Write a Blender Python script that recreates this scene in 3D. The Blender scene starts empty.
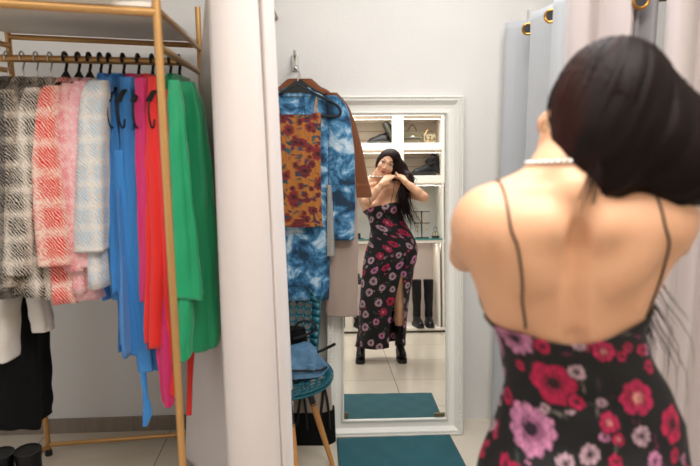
import bpy, math, random
import numpy as np
from mathutils import Vector, Matrix
sc = bpy.context.scene
col = sc.collection
PI = math.pi
# ---------------------------------------------------------------- camera
F_PX = 600.0
PITCH, ROLL, YAW, CAM_H = .1715, -.0047, .0588, 1.4683
cf = np.array([math.sin(YAW)*math.cos(PITCH), math.cos(YAW)*math.cos(PITCH), -math.sin(PITCH)])
cr0 = np.array([math.cos(YAW), -math.sin(YAW), 0.0]); cu0 = np.cross(cr0, cf)
cr = cr0*math.cos(ROLL)+cu0*math.sin(ROLL); cu = -cr0*math.sin(ROLL)+cu0*math.cos(ROLL)
cd = bpy.data.cameras.new('camera'); cam = bpy.data.objects.new('camera', cd); col.objects.link(cam)
cd.sensor_width = 36; cd.lens = F_PX/700*36; cd.clip_start = .02
cd.dof.use_dof = True; cd.dof.focus_distance = 3.3; cd.dof.aperture_fstop = 2.6
M3 = Matrix((cr, cu, -cf)).transposed().to_4x4()
cam.matrix_world = Matrix.Translation((0, 0, CAM_H)) @ M3
sc.camera = cam
# ---------------------------------------------------------------- world, exposure, lights
sc.view_settings.view_transform = 'Standard'; sc.view_settings.look = 'None'
sc.view_settings.gamma = 1; sc.view_settings.exposure = 0.06
wd = bpy.data.worlds.new('daylight'); sc.world = wd; wd.use_nodes = True
wd.node_tree.nodes['Background'].inputs[0].default_value = (.85, .9, 1, 1)
wd.node_tree.nodes['Background'].inputs[1].default_value = 1.0
def area(name, loc, rot, sx, sy, power, color=(1, 1, 1)):
    l = bpy.data.lights.new(name, 'AREA'); l.shape = 'RECTANGLE'; l.size = sx; l.size_y = sy
    l.energy = power; l.color = color
    o = bpy.data.objects.new(name, l); col.objects.link(o); o.location = loc; o.rotation_euler = rot
    return o
WARM = (1, .975, .94)
area('ceiling_light_glow', (.45, .65, 2.64), (0, 0, 0), 1.1, .8, 36, WARM)
area('ceiling_light_glow', (-1.0, .6, 2.64), (0, 0, 0), 1.0, .9, 6, WARM)
area('ceiling_light_glow', (.55, 1.95, 2.64), (0, 0, 0), .7, .5, 13, (.95, .98, 1))
area('window_fill', (-2.9, .2, 1.45), (0, -PI/2, 0), 1.8, 1.5, 8, (.9, .95, 1))  # added side fill for soft ambient light, from an unseen window

# ---------------------------------------------------------------- helpers
def at(px, py, Y):
    """world point seen at a pixel, on the vertical plane y = Y"""
    d = cf+cr*(px-350)/F_PX-cu*(py-233)/F_PX
    return np.array([0, 0, CAM_H])+d*(Y/d[1])
def srgb(h):
    h = h.lstrip('#'); v = [int(h[i:i+2], 16)/255 for i in (0, 2, 4)]
    return tuple((c/12.92 if c <= .04045 else ((c+.055)/1.055)**2.4) for c in v)
def S(h): return np.array(srgb(h))
class NT:
    def __init__(s, name):
        s.m = bpy.data.materials.new(name); s.m.use_nodes = True
        s.t = s.m.node_tree; s.b = s.t.nodes['Principled BSDF']
    def n(s, typ, **kw):
        nd = s.t.nodes.new(typ)
        for k, v in kw.items():
            if k[:2] == 'i_':
                nd.inputs[int(k[2:]) if k[2:].isdigit() else k[2:].replace('_', ' ')].default_value = v
            else: setattr(nd, k, v)
        return nd
    def l(s, a, b): s.t.links.new(a, b)
    def math(s, op, a, b=None, c=None):
        nd = s.n('ShaderNodeMath', operation=op)
        for i, v in enumerate((a, b, c)):
            if v is None: continue
            if isinstance(v, (int, float)): nd.inputs[i].default_value = v
            else: s.l(v, nd.inputs[i])
        return nd.outputs[0]
    def mix(s, f, a, b):
        nd = s.n('ShaderNodeMix', data_type='RGBA')
        for i, v in ((0, f), (6, a), (7, b)):
            if isinstance(v, (int, float)): nd.inputs[i].default_value = v
            elif isinstance(v, (tuple, list, np.ndarray)): nd.inputs[i].default_value = (*v[:3], 1)
            else: s.l(v, nd.inputs[i])
        return nd.outputs[2]
    def bump(s, h, strength=.3, dist=.01):
        nd = s.n('ShaderNodeBump'); nd.inputs['Strength'].default_value = strength; nd.inputs['Distance'].default_value = dist
        s.l(h, nd.inputs['Height']); s.l(nd.outputs[0], s.b.inputs['Normal'])
def mat(name, color, rough=.6, metal=0., noise=0, scale=60, bump=0, bscale=200, sheen=0, coat=0, spec=None, emit=0, sss=0):
    k = NT(name); b = k.b
    c = srgb(color) if isinstance(color, str) else color
    b.inputs['Base Color'].default_value = (*c, 1); b.inputs['Roughness'].default_value = rough
    b.inputs['Metallic'].default_value = metal
    if sheen: b.inputs['Sheen Weight'].default_value = sheen; b.inputs['Sheen Roughness'].default_value = .5
    if coat: b.inputs['Coat Weight'].default_value = coat; b.inputs['Coat Roughness'].default_value = .08
    if spec is not None: b.inputs['Specular IOR Level'].default_value = spec
    if emit: b.inputs['Emission Color'].default_value = (*c, 1); b.inputs['Emission Strength'].default_value = emit
    if sss: b.inputs['Subsurface Weight'].default_value = sss; b.inputs['Subsurface Scale'].default_value = .01
    tc = k.n('ShaderNodeTexCoord')
    nz = k.n('ShaderNodeTexNoise'); nz.inputs['Scale'].default_value = scale; nz.inputs['Detail'].default_value = 4
    k.l(tc.outputs['Object'], nz.inputs['Vector'])
    v = noise if noise else .03
    f = k.math('MULTIPLY_ADD', nz.outputs[0], 2*v, 1-v)
    mx = k.n('ShaderNodeVectorMath', operation='SCALE'); mx.inputs[0].default_value = c; k.l(f, mx.inputs['Scale'])
    k.l(mx.outputs[0], b.inputs['Base Color'])
    if bump:
        nb = k.n('ShaderNodeTexNoise'); nb.inputs['Scale'].default_value = bscale; nb.inputs['Detail'].default_value = 3
        k.l(tc.outputs['Object'], nb.inputs['Vector']); k.bump(nb.outputs[0], bump, .004)
    return k.m
def attr_mat(name, rough=.7, sheen=0, bump=.15):
    k = NT(name); a = k.n('ShaderNodeAttribute', attribute_name='paint')
    k.l(a.outputs['Color'], k.b.inputs['Base Color']); k.b.inputs['Roughness'].default_value = rough
    if sheen: k.b.inputs['Sheen Weight'].default_value = sheen
    tc = k.n('ShaderNodeTexCoord'); nb = k.n('ShaderNodeTexNoise'); nb.inputs['Scale'].default_value = 350
    k.l(tc.outputs['Object'], nb.inputs['Vector']); k.bump(nb.outputs[0], bump, .003)
    return k.m
def empty(name, loc=(0, 0, 0), rz=0):
    o = bpy.data.objects.new(name, None); col.objects.link(o); o.location = loc; o.rotation_euler = (0, 0, rz)
    o.empty_display_size = .05; return o
def tag(o, label=None, cat=None, group=None, kind=None):
    if label: o['label'] = label
    if cat: o['category'] = cat
    if group: o['group'] = group
    if kind: o['kind'] = kind
    return o
class MB:
    def __init__(s): s.v = []; s.f = []; s.uv = []
    def add(s, vs, fs, uv=None):
        n = len(s.v); s.v += [tuple(map(float, p)) for p in vs]; s.f += [tuple(i+n for i in f) for f in fs]
        s.uv += [tuple(u) for u in uv] if uv is not None else [(0, 0)]*len(vs)
        return s
    def box(s, c, d, rot=None, taper=1.):
        vs = []
        for z in (-.5, .5):
            t = taper if z > 0 else 1
            for x, y in ((-.5, -.5), (.5, -.5), (.5, .5), (-.5, .5)):
                p = np.array([x*d[0]*t, y*d[1]*t, z*d[2]])
                if rot is not None: p = np.array(rot) @ p
                vs.append(p+np.array(c))
        return s.add(vs, [(3, 2, 1, 0), (4, 5, 6, 7), (0, 1, 5, 4), (1, 2, 6, 5), (2, 3, 7, 6), (3, 0, 4, 7)])
    def bar(s, a, b, w, h, up=(0, 0, 1)):
        a = np.array(a, float); b = np.array(b, float); d = b-a; L = np.linalg.norm(d); d /= L
        u = np.array(up, float); x = np.cross(d, u); x /= np.linalg.norm(x); u = np.cross(x, d)
        return s.box((a+b)/2, (w, L, h), np.array([x, d, u]).T)
    def tube(s, pts, r, seg=10, closed=False, cap=True, ell=None, up=None):
        P = np.array(pts, float); n = len(P)
        R = np.full(n, r) if np.isscalar(r) else np.array(r, float)
        if closed: T = np.roll(P, -1, 0)-np.roll(P, 1, 0)
        else: T = np.gradient(P, axis=0)
        T /= np.linalg.norm(T, axis=1)[:, None]+1e-12
        u = np.array(up, float) if up is not None else np.array([0, 0, 1.]) if abs(T[0][2]) < .9 else np.array([1., 0, 0])
        vs = []; uv = []; Lacc = 0
        for i in range(n):
            if i: Lacc += np.linalg.norm(P[i]-P[i-1])
            u = u-T[i]*(u@T[i]); u /= np.linalg.norm(u); w = np.cross(T[i], u)
            e = 1 if ell is None else ell
            for k in range(seg):
                a = 2*PI*k/seg
                vs.append(P[i]+R[i]*(math.cos(a)*u+math.sin(a)*w*e)); uv.append((k/seg*2*PI*R[i], Lacc))
        fs = []
        for i in range(n if closed else n-1):
            j = (i+1) % n
            for k in range(seg):
                l = (k+1) % seg; fs.append((i*seg+k, i*seg+l, j*seg+l, j*seg+k))
        if cap and not closed: fs += [tuple(range(seg))[::-1], tuple((n-1)*seg+k for k in range(seg))]
        return s.add(vs, fs, uv)
    def rings(s, rings, cap=(1, 1), wrap=True):
        n = len(rings); m = len(rings[0]); vs = [p for r in rings for p in r]; fs = []
        for i in range(n-1):
            for k in range(m if wrap else m-1):
                l = (k+1) % m; fs.append((i*m+k, i*m+l, (i+1)*m+l, (i+1)*m+k))
        if cap[0]: fs.append(tuple(range(m))[::-1])
        if cap[1]: fs.append(tuple((n-1)*m+k for k in range(m)))
        return s.add(vs, fs)
    def lathe(s, prof, c=(0, 0, 0), seg=24, rot=None):
        rg = []
        for r, z in prof:
            ring = []
            for k in range(seg):
                p = np.array([r*math.cos(2*PI*k/seg), r*math.sin(2*PI*k/seg), z])
                if rot is not None: p = np.array(rot) @ p
                ring.append(p+np.array(c))
            rg.append(ring)
        return s.rings(rg)
    def ball(s, c, r, seg=12, n=8):
        r = np.array([r]*3 if np.isscalar(r) else r)
        rg = [[np.array(c)+r*np.array([math.sin(t)*math.cos(2*PI*k/seg), math.sin(t)*math.sin(2*PI*k/seg), -math.cos(t)]) for k in range(seg)]
              for t in [PI*(i+.02)/(n+.04) for i in range(n+1)]]
        return s.rings(rg)
    def grid(s, G, uv=None):
        n, m = len(G), len(G[0]); vs = [p for r in G for p in r]
        fs = [(i*m+k, i*m+k+1, (i+1)*m+k+1, (i+1)*m+k) for i in range(n-1) for k in range(m-1)]
        return s.add(vs, fs, [u for r in uv for u in r] if uv is not None else None)
    def build(s, name, m=None, parent=None, smooth=True, bevel=0, solid=0, sub=0, angle=40):
        me = bpy.data.meshes.new(name); me.from_pydata(s.v, [], s.f)
        lay = me.uv_layers.new(name='UVMap'); li = np.zeros(len(me.loops), np.int32); me.loops.foreach_get('vertex_index', li)
        lay.data.foreach_set('uv', np.array(s.uv, np.float32)[li].ravel())
        return finish(me, name, m, parent, smooth, bevel, solid, sub, angle)
def finish(me, name, m, parent=None, smooth=True, bevel=0, solid=0, sub=0, angle=40):
    if m: me.materials.append(m)
    if smooth: me.shade_smooth(); me.set_sharp_from_angle(angle=math.radians(angle))
    me.update(); o = bpy.data.objects.new(name, me); col.objects.link(o)
    if parent is not None: o.parent = parent
    if solid: md = o.modifiers.new('thickness', 'SOLIDIFY'); md.thickness = solid; md.offset = 0
    if bevel: md = o.modifiers.new('bevel', 'BEVEL'); md.width = bevel; md.segments = 2; md.limit_method = 'ANGLE'
    if sub: md = o.modifiers.new('smooth', 'SUBSURF'); md.levels = sub; md.render_levels = sub
    return o
def setpaint(me, C):
    a = me.color_attributes.new('paint', 'FLOAT_COLOR', 'POINT')
    C = np.concatenate([C, np.ones((len(C), 1))], 1).astype(np.float32); a.data.foreach_set('color', C.ravel())
def spline(P, n):
    """Catmull-Rom through points"""
    P = np.array(P, float); m = len(P)-1; out = []
    for t in np.linspace(0, m, n):
        i = min(int(t), m-1); f = t-i
        p0 = P[max(i-1, 0)]; p1 = P[i]; p2 = P[i+1]; p3 = P[min(i+2, m)]
        out.append(.5*((2*p1)+(-p0+p2)*f+(2*p0-5*p1+4*p2-p3)*f*f+(-p0+3*p1-3*p2+p3)*f**3))
    return np.array(out)
def interp(t, xs, ys):
    """smooth interpolation of rows ys at xs (monotone xs)"""
    ys = np.array(ys, float); return np.stack([np.interp(t, xs, ys[:, i]) for i in range(ys.shape[1])], -1)
def snoise(a, b, seed=0):
    r = np.random.RandomState(seed); o = 0
    for i in range(5):
        k = r.uniform(.5, 1.6, 2)*(1+i*.6); p = r.uniform(0, 6.28, 2)
        o = o+np.sin(a*k[0]+p[0]+1.3*np.sin(b*k[1]+p[1]))/(1+.5*i)
    return o/2.5

# ---------------------------------------------------------------- materials of the room
def wall_mat(name, c, b=.25):
    k = NT(name); tc = k.n('ShaderNodeTexCoord')
    n1 = k.n('ShaderNodeTexNoise', i_Scale=3.0, i_Detail=5.0); k.l(tc.outputs['Object'], n1.inputs['Vector'])
    n2 = k.n('ShaderNodeTexNoise', i_Scale=90.0, i_Detail=4.0); k.l(tc.outputs['Object'], n2.inputs['Vector'])
    c = S(c); k.l(k.mix(n1.outputs[0], c*.95, c*1.04), k.b.inputs['Base Color'])
    k.b.inputs['Roughness'].default_value = .85; k.bump(n2.outputs[0], b, .003); return k.m
m_wall = wall_mat('wall_paint', '#dcdad7'); m_ceil = wall_mat('ceiling_paint', '#eeeae4', .1)
def floor_mat():
    k = NT('floor_tile'); tc = k.n('ShaderNodeTexCoord'); mp = k.n('ShaderNodeMapping')
    mp.inputs['Location'].default_value = (.13, .16, 0); k.l(tc.outputs['Object'], mp.inputs[0])
    br = k.n('ShaderNodeTexBrick', offset=0.0, squash=1.0)
    br.inputs['Color1'].default_value = (*S('#d3c9b9'), 1); br.inputs['Color2'].default_value = (*S('#cdc2b1'), 1)
    br.inputs['Mortar'].default_value = (*S('#7a6e60'), 1); br.inputs['Scale'].default_value = 1
    br.inputs['Mortar Size'].default_value = .0022; br.inputs['Mortar Smooth'].default_value = .2
    br.inputs['Brick Width'].default_value = .6; br.inputs['Row Height'].default_value = .6
    k.l(mp.outputs[0], br.inputs['Vector'])
    n1 = k.n('ShaderNodeTexNoise', i_Scale=4.0, i_Detail=6.0); mp2 = k.n('ShaderNodeMapping')
    mp2.inputs['Scale'].default_value = (1, 6, 1); k.l(tc.outputs['Object'], mp2.inputs[0]); k.l(mp2.outputs[0], n1.inputs['Vector'])
    mm = k.n('ShaderNodeMix', data_type='RGBA', blend_type='MULTIPLY'); mm.inputs[0].default_value = .35
    k.l(br.outputs[0], mm.inputs[6]); k.l(k.mix(n1.outputs[0], (.75, .75, .75), (1.1, 1.1, 1.1)), mm.inputs[7])
    k.l(mm.outputs[2], k.b.inputs['Base Color']); k.b.inputs['Roughness'].default_value = .16
    k.bump(k.math('MULTIPLY', br.outputs['Fac'], -1), .4, .002); return k.m
m_floor = floor_mat()
m_gold = mat('gold_paint_tube', '#c79a62', .34, .55, noise=.06)
m_white = mat('white_lacquer', '#e6e2da', .35)
m_black = mat('black_plastic', '#15161a', .45)
m_chrome = mat('chrome', '#c8c8c8', .18, 1)

# ---------------------------------------------------------------- room shell
WY = 2.83; FY = -.55; XL = -3.0; XR = 2.1; ZC = 2.7
def struct(name, c, d, m, hole=None):
    o = MB().box(c, d).build(name, m, None, False); tag(o, kind='structure'); return o
struct('floor', ((XL+XR)/2, (WY+FY)/2, -.05), (XR-XL+.2, WY-FY+.2, .1), m_floor)
struct('ceiling', ((XL+XR)/2, (WY+FY)/2, ZC+.05), (XR-XL+.2, WY-FY+.2, .1), m_ceil)
struct('wall_back', ((XL+XR)/2, WY+.05, ZC/2), (XR-XL+.2, .1, ZC), m_wall)
struct('wall_front', ((XL+XR)/2, FY-.05, ZC/2), (XR-XL+.2, .1, ZC), m_wall)
struct('wall_right', (XR+.05, (WY+FY)/2, ZC/2), (.1, WY-FY, ZC), m_wall)
b = MB(); yc = (WY+FY)/2
b.box((XL-.05, yc, .25), (.1, WY-FY, .5)); b.box((XL-.05, yc, 2.45), (.1, WY-FY, .5))
b.box((XL-.05, 1.95, 1.35), (.1, WY*2-3.9, 1.7)); b.box((XL-.05, -.525, 1.35), (.1, .05, 1.7))
tag(b.build('wall_left', m_wall, None, False), kind='structure')
b = MB()
for y in (-.48, .28, 1.05): b.box((XL-.04, y, 1.35), (.06, .05, 1.7))
for z in (.52, 2.18): b.box((XL-.04, .28, z), (.06, 1.58, .05))
tag(b.build('window_1', m_white, None, False), kind='structure')  # unseen window, added as the opening for the side fill
m_skirt = NT('skirting_tile'); tc = m_skirt.n('ShaderNodeTexCoord'); mp = m_skirt.n('ShaderNodeMapping')
mp.inputs['Scale'].default_value = (60, 1, 4); m_skirt.l(tc.outputs['Object'], mp.inputs[0])
nz = m_skirt.n('ShaderNodeTexNoise', i_Scale=1.0, i_Detail=5.0); m_skirt.l(mp.outputs[0], nz.inputs[0])
m_skirt.l(m_skirt.mix(nz.outputs[0], S('#6f6358'), S('#9c8f80')), m_skirt.b.inputs['Base Color']); m_skirt.b.inputs['Roughness'].default_value = .35
m_skirt = m_skirt.m
b = MB().box((-1.63, WY-.006, .037), (2.7, .012, .074)); tag(b.build('baseboard_back', m_skirt, None, False), kind='structure')
b = MB().box((1.0, WY-.02, 1.0), (.035, .04, 2.0)); tag(b.build('trim_1', m_wall, None, False), kind='structure')
# ceiling lamps above the frame
for i, (x, y, sx, sy) in enumerate(((.45, .65, 1.1, .8), (-1.0, .6, 1.0, .9), (.55, 1.95, .7, .5))):
    e = empty('ceiling_light', (x, y, ZC)); nm = ('long ceiling light panel nearest the shelving', 'ceiling light panel over the clothes rack aisle', 'small ceiling light panel above the mirror')[i]
    tag(e, nm, 'ceiling light')
    f = MB()
    for s_ in (-1, 1):
        f.box((s_*(sx/2+.02), 0, -.02), (.03, sy+.07, .04)); f.box((0, s_*(sy/2+.02), -.02), (sx+.07, .03, .04))
    f.build('frame', m_white, e, False)
    MB().box((0, 0, -.012), (sx, sy, .02)).build('diffuser', mat('lit_diffuser', '#fff4e4', .5, emit=1.5), e, False)
# ---------------------------------------------------------------- standing mirror
MIR = np.array([.3739, 2.6943, 0.0]); MH = 1.621
mir = empty('standing_mirror', MIR); mir.rotation_euler = (-.0739, 0, -.0199); mir.rotation_mode = 'XYZ'
tag(mir, 'tall white framed mirror leaning on the back wall between the curtains', 'mirror')
def mw(z, inset): return (.659-.025*z/MH)/2-inset
m_frame = mat('mirror_frame_paint', '#e3e2dc', .45, bump=.1)
prof = [(0, .02), (0, -.016), (.004, -.022), (.008, -.022), (.010, -.016), (.022, -.015), (.026, -.012), (.040, .000), (.056, .004),
        (.068, .002), (.072, -.003), (.078, -.003), (.081, .001), (.082, .012)]   # (inset from the outer edge, local y; - is towards the room)
fr = MB(); rg = []
for ins, y in prof:
    z0, z1 = ins, MH-ins
    rg.append([(-mw(z0, ins), y, z0), (mw(z0, ins), y, z0), (mw(z1, ins), y, z1), (-mw(z1, ins), y, z1)])
fr.rings(rg, cap=(0, 0))
fr.rings([[(-.32, .02, 0), (.32, .02, 0), (.31, .02, MH), (-.31, .02, MH)], [(-.32, .024, 0), (.32, .024, 0), (.31, .024, MH), (-.31, .024, MH)]])
fr.build('frame', m_frame, mir, True, angle=25)
for nm_, ins, pitch, wd_, ln, y in (('outer_beading', .0165, .0165, .0075, .010, -.018), ('inner_beading', .0755, .011, .006, .006, -.0045)):
    bd = MB()
    nz_ = int((MH-2*ins)/pitch); nx_ = int((.64-2*ins)/pitch)
    for k in range(nz_+1):
        z = ins+k*(MH-2*ins)/nz_
        for s_ in (-1, 1): bd.box((s_*mw(z, ins), y, z), (ln, .006, wd_))
    for k in range(1, nx_):
        for z in (ins, MH-ins):
            x = mw(z, ins)*(-1+2*k/nx_); bd.box((x, y, z), (wd_, .006, ln))
    bd.build(nm_, m_frame, mir, False)
k = NT('mirror_silver'); k.b.inputs['Base Color'].default_value = (.93, .95, .94, 1); k.b.inputs['Metallic'].default_value = 1; k.b.inputs['Roughness'].default_value = 0
iz = .080; g = MB().rings([[(-mw(iz, .08), 0, 0), (mw(iz, .08), 0, 0), (mw(iz, .08)-.012, 0, MH-.16), (-mw(iz, .08)+.012, 0, MH-.16)],
              [(-mw(iz, .08), .004, 0), (mw(iz, .08), .004, 0), (mw(iz, .08)-.012, .004, MH-.16), (-mw(iz, .08)+.012, .004, MH-.16)]])
gl = g.build('mirror_glass', k.m, mir, False); gl.location = (0, .004, iz); gl.rotation_euler = (-.0091, 0, 0)
for x, w_, h_ in ((.218, .05, .018), (-.237, .018, .03)):
    c_ = MB().box((x, .000, .086+h_/2), (w_, .005, h_)).build('clip', mat('dull_brass_clip', '#77694d', .4, .6), mir, False, bevel=.001); c_['label'] = 'small dull brass clip'
# ---------------------------------------------------------------- teal mat
def mat_teal():
    k = NT('teal_pile'); tc = k.n('ShaderNodeTexCoord')
    n1 = k.n('ShaderNodeTexNoise', i_Scale=160.0, i_Detail=3.0); k.l(tc.outputs['Object'], n1.inputs[0])
    n2 = k.n('ShaderNodeTexNoise', i_Scale=9.0, i_Detail=4.0); k.l(tc.outputs['Object'], n2.inputs[0])
    f = k.math('ADD', k.math('MULTIPLY', n1.outputs[0], .6), k.math('MULTIPLY', n2.outputs[0], .4))
    k.l(k.mix(f, S('#00343e'), S('#08646f')), k.b.inputs['Base Color']); k.b.inputs['Roughness'].default_value = .95
    k.b.inputs['Sheen Weight'].default_value = .15; k.bump(n1.outputs[0], .6, .004); return k.m
b = MB(); xs = np.linspace(0, 1, 50); G = []
for v in np.linspace(0, 1, 60):
    row = []
    for u in xs:
        x = .088+u*(.572-.025*(1-v)); y = 2.66-v*.655
        row.append((x, y, .007+.0012*math.sin(x*40)*math.sin(y*31)))
    G.append(row)
b.grid(G[::-1]); tag(b.build('floor_mat', mat_teal(), None, solid=.01), 'teal pile mat on the floor in front of the mirror', 'mat')
# ---------------------------------------------------------------- clothes rack
m_board = mat('rack_board', '#e2dbd2', .5)
rack = empty('clothes_rack', (-.9, 2.2, 0)); tag(rack, 'gold metal tube clothes rack with a white shelf board on top', 'clothes rack')
RO = np.array([-.9, 2.2, 0])
FR_T, FR_B = np.array([-.424, 1.75, 1.98]), np.array([-.424, 1.75, .02])
RR_T, RR_B = np.array([-.483, 2.70, 1.98]), np.array([-.483, 2.70, .02])
LF_T, LF_B = np.array([-1.29, 1.66, 1.98]), np.array([-1.29, 1.66, .02])
LR_T, LR_B = np.array([-1.236, 2.62, 1.98]), np.array([-1.236, 2.62, .02])
def tb(name, a, b_, r=.012, label=None):
    o = MB().tube([np.array(a)-RO, (np.array(a)+np.array(b_))/2-RO, np.array(b_)-RO], r, 14).build(name, m_gold, rack)
    if label: o['label'] = label
    return o
for a, b_ in ((FR_T, FR_B), (RR_T, RR_B), (LF_T, LF_B), (LR_T, LR_B)):
    tb('post', a, b_)
    MB().lathe([(.0, 0), (.016, 0), (.017, .012), (.013, .03)], b_-RO-np.array([0, 0, .02]), 14).build('foot', m_black, rack)
def mixp(a, b_, z): t = (z-b_[2])/(a[2]-b_[2]); return b_+(a-b_)*t
tb('top_rail', mixp(LF_T, LF_B, 1.815), mixp(FR_T, FR_B, 1.785)); tb('top_rail', mixp(LR_T, LR_B, 1.845), mixp(RR_T, RR_B, 1.823), .011)
tb('bottom_rail', mixp(LR_T, LR_B, .05), mixp(RR_T, RR_B, .045), .011)
for z in (1.70, 1.80): tb('side_rail', mixp(FR_T, FR_B, z-.005), mixp(RR_T, RR_B, z+.008), .011 if z < 1.75 else .009)
for z in (1.71, 1.81, .05): tb('side_rail', mixp(LF_T, LF_B, z), mixp(LR_T, LR_B, z), .011)
RODL, RODR = np.array([-1.27, 2.14, 1.712]), np.array([-.455, 2.215, 1.703])
tb('hanging_rail', RODL, RODR, .0125)
def rod(px):
    """point of the hanging rail seen at image column px"""
    t = .5
    for _ in range(12):
        p = RODL+(RODR-RODL)*t; d = p-np.array([0, 0, CAM_H]); q = 350+F_PX*(d@cr)/(d@cf); t += (px-q)/F_PX*2.2/.82
    return RODL+(RODR-RODL)*t
b = MB(); b.rings([[p-RO+np.array([0, 0, dz]) for p in (mixp(LF_T, LF_B, 1.822), mixp(FR_T, FR_B, 1.800)+np.array([-.012, 0, 0]), mixp(RR_T, RR_B, 1.838)+np.array([-.012, 0, 0]), mixp(LR_T, LR_B, 1.86))] for dz in (0, .012)])
b.build('shelf_board', m_board, rack, False)
bx = empty('storage_box', (-.72, 1.83, 1.825), .03); tag(bx, 'white flat box lying on the top board of the clothes rack', 'box')
MB().box((0, 0, .05), (.42, .3, .09)).build('box_body', m_white, bx, False, bevel=.002)
MB().box((0, 0, .098), (.43, .31, .03)).build('lid', m_white, bx, False, bevel=.002)
# ---------------------------------------------------------------- fitting room curtains
def cloth(name, c, c2=None, rough=.8, sheen=.3, wrinkle=.15):
    k = NT(name); tc = k.n('ShaderNodeTexCoord'); n1 = k.n('ShaderNodeTexNoise', i_Scale=7.0, i_Detail=3.0, i_Distortion=.6)
    mp = k.n('ShaderNodeMapping'); mp.inputs['Scale'].default_value = (1, 1, .35); k.l(tc.outputs['Object'], mp.inputs[0]); k.l(mp.outputs[0], n1.inputs[0])
    c = S(c) if isinstance(c, str) else c; c2 = c*.9 if c2 is None else S(c2)
    k.l(k.mix(n1.outputs[0], c2, c), k.b.inputs['Base Color']); k.b.inputs['Roughness'].default_value = rough
    k.b.inputs['Sheen Weight'].default_value = sheen
    n2 = k.n('ShaderNodeTexNoise', i_Scale=400.0); k.l(tc.outputs['Object'], n2.inputs[0])
    k.bump(k.math('ADD', k.math('MULTIPLY', n1.outputs[0], wrinkle*6), k.math('MULTIPLY', n2.outputs[0], .15)), .5, .006)
    return k.m
m_curt = cloth('curtain_cloth', '#ddd4d1', '#d6ccc9', wrinkle=.05); m_curt_g = cloth('curtain_cloth_grey', '#b9bcc0', '#b0b3b8', wrinkle=.05)
def curtain(parent, name, top, bot, z0, z1, m, n=220, nz=60, wav=0., seed=0, taut=None):
    T = spline(top, n); B = spline(bot, n); G = []; UV = []
    o = np.array(parent.location)
    for j in range(nz):
        v = j/(nz-1); z = z1+(z0-z1)*v; e = v**.8
        P = T*(1-e)+B*e; row = []; uv = []
        for i in range(n):
            a = i/n*12
            w = wav*v*snoise(np.array(a), np.array(v*2.), seed)
            row.append((P[i][0]+w-o[0], P[i][1]+w*.5-o[1], z-o[2])); uv.append((i/n, v))
        G.append(row); UV.append(uv)
    return MB().grid(G, UV).build(name, m, parent, solid=.003)
lc = empty('curtain', (-.25, 2.0, 0)); tag(lc, 'pale pinkish fitting room curtain hanging at the left beside the rack', 'curtain')
def pt(px, Y, py=233): p = at(px, py, Y); return (p[0], p[1])
top = [pt(277, 2.72), pt(270, 2.5), pt(276, 2.3), pt(262, 2.15), pt(277, 1.98), pt(273, 1.84), pt(268, 1.80), pt(260, 1.83), pt(262, 1.80), pt(255, 1.76), pt(238, 1.74), pt(224, 1.76), pt(219, 1.80), pt(219, 1.92), pt(229, 2.05), pt(224, 2.15), pt(222, 2.2), pt(222, 2.3), pt(240, 2.33)]
bot = [pt(296, 2.70, 440), pt(288, 2.5, 440), pt(296, 2.3, 440), pt(280, 2.15, 440), pt(293, 2.00, 440), pt(292, 1.86, 440), pt(284, 1.80, 440), pt(281, 1.83, 440), pt(282, 1.80, 440), pt(272, 1.76, 440), pt(250, 1.74, 440), pt(232, 1.76, 440), pt(227, 1.80, 440), pt(229, 1.92, 440), pt(232, 2.1, 440), pt(214, 2.25, 440), pt(190, 2.42, 440), pt(187, 2.50, 440), pt(220, 2.6, 440)]
curtain(lc, 'cloth', top, bot, .05, 2.03, m_curt, wav=.004)
hd = curtain(lc, 'header_seam', [(x*1.0, y-.0025) for x, y in top[4:15]], [(x, y-.0025) for x, y in top[4:15]], 1.842, 1.846, mat('curtain_seam', '#b9aca8', .8), nz=3)
rc = empty('curtain', (.95, 2.4, 0)); tag(rc, 'grey fitting room curtain with bronze eyelets hanging right of the mirror', 'curtain')
top = [(.885, 2.79), (.86, 2.74), (.90, 2.70), (.935, 2.655), (.965, 2.60), (.915, 2.53), (.888, 2.50), (.90, 2.42), (.905, 2.30), (.87, 2.22), (.875, 2.16), (.93, 2.12), (.955, 2.1)]
bot = [(.885, 2.79), (.86, 2.74), (.90, 2.70), (.945, 2.655), (.985, 2.60), (.925, 2.53), (.888, 2.48), (.90, 2.42), (.91, 2.30), (.87, 2.22), (.87, 2.16), (.93, 2.12), (.955, 2.1)]
curtain(rc, 'cloth', top, bot, .03, 1.93, m_curt_g, wav=.006, seed=3)
rc2 = empty('curtain', (1.3, 2.0, 0)); tag(rc2, 'pinkish fitting room curtain directly behind her head, next to the grey eyelet curtain', 'curtain')
top = [(.885, 2.155), (.87, 2.10), (.862, 2.04), (.90, 2.0), (.95, 2.025), (.985, 1.98), (1.008, 1.935), (1.035, 1.98), (1.03, 2.04)]
m_curt_p = cloth('shaded_curtain_cloth', '#c0b4b2', '#b8abaa', wrinkle=.05)  # darker copy of the curtain cloth; shade on the right put into colour
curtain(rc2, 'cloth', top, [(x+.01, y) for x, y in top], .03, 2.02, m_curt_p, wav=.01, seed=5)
rc3 = empty('curtain', (1.07, 1.95, 0)); tag(rc3, 'narrow shaded grey curtain fold above the right side of her head', 'curtain')
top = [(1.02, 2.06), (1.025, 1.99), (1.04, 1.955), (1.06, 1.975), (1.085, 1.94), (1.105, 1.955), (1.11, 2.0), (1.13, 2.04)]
curtain(rc3, 'cloth', top, [(x+.01, y) for x, y in top], .03, 2.02, cloth('shaded_grey_curtain_cloth', '#8b888b', '#7e7b7f', wrinkle=.05), wav=.008, seed=8)  # shade of a deep fold painted as a darker grey cloth
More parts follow.
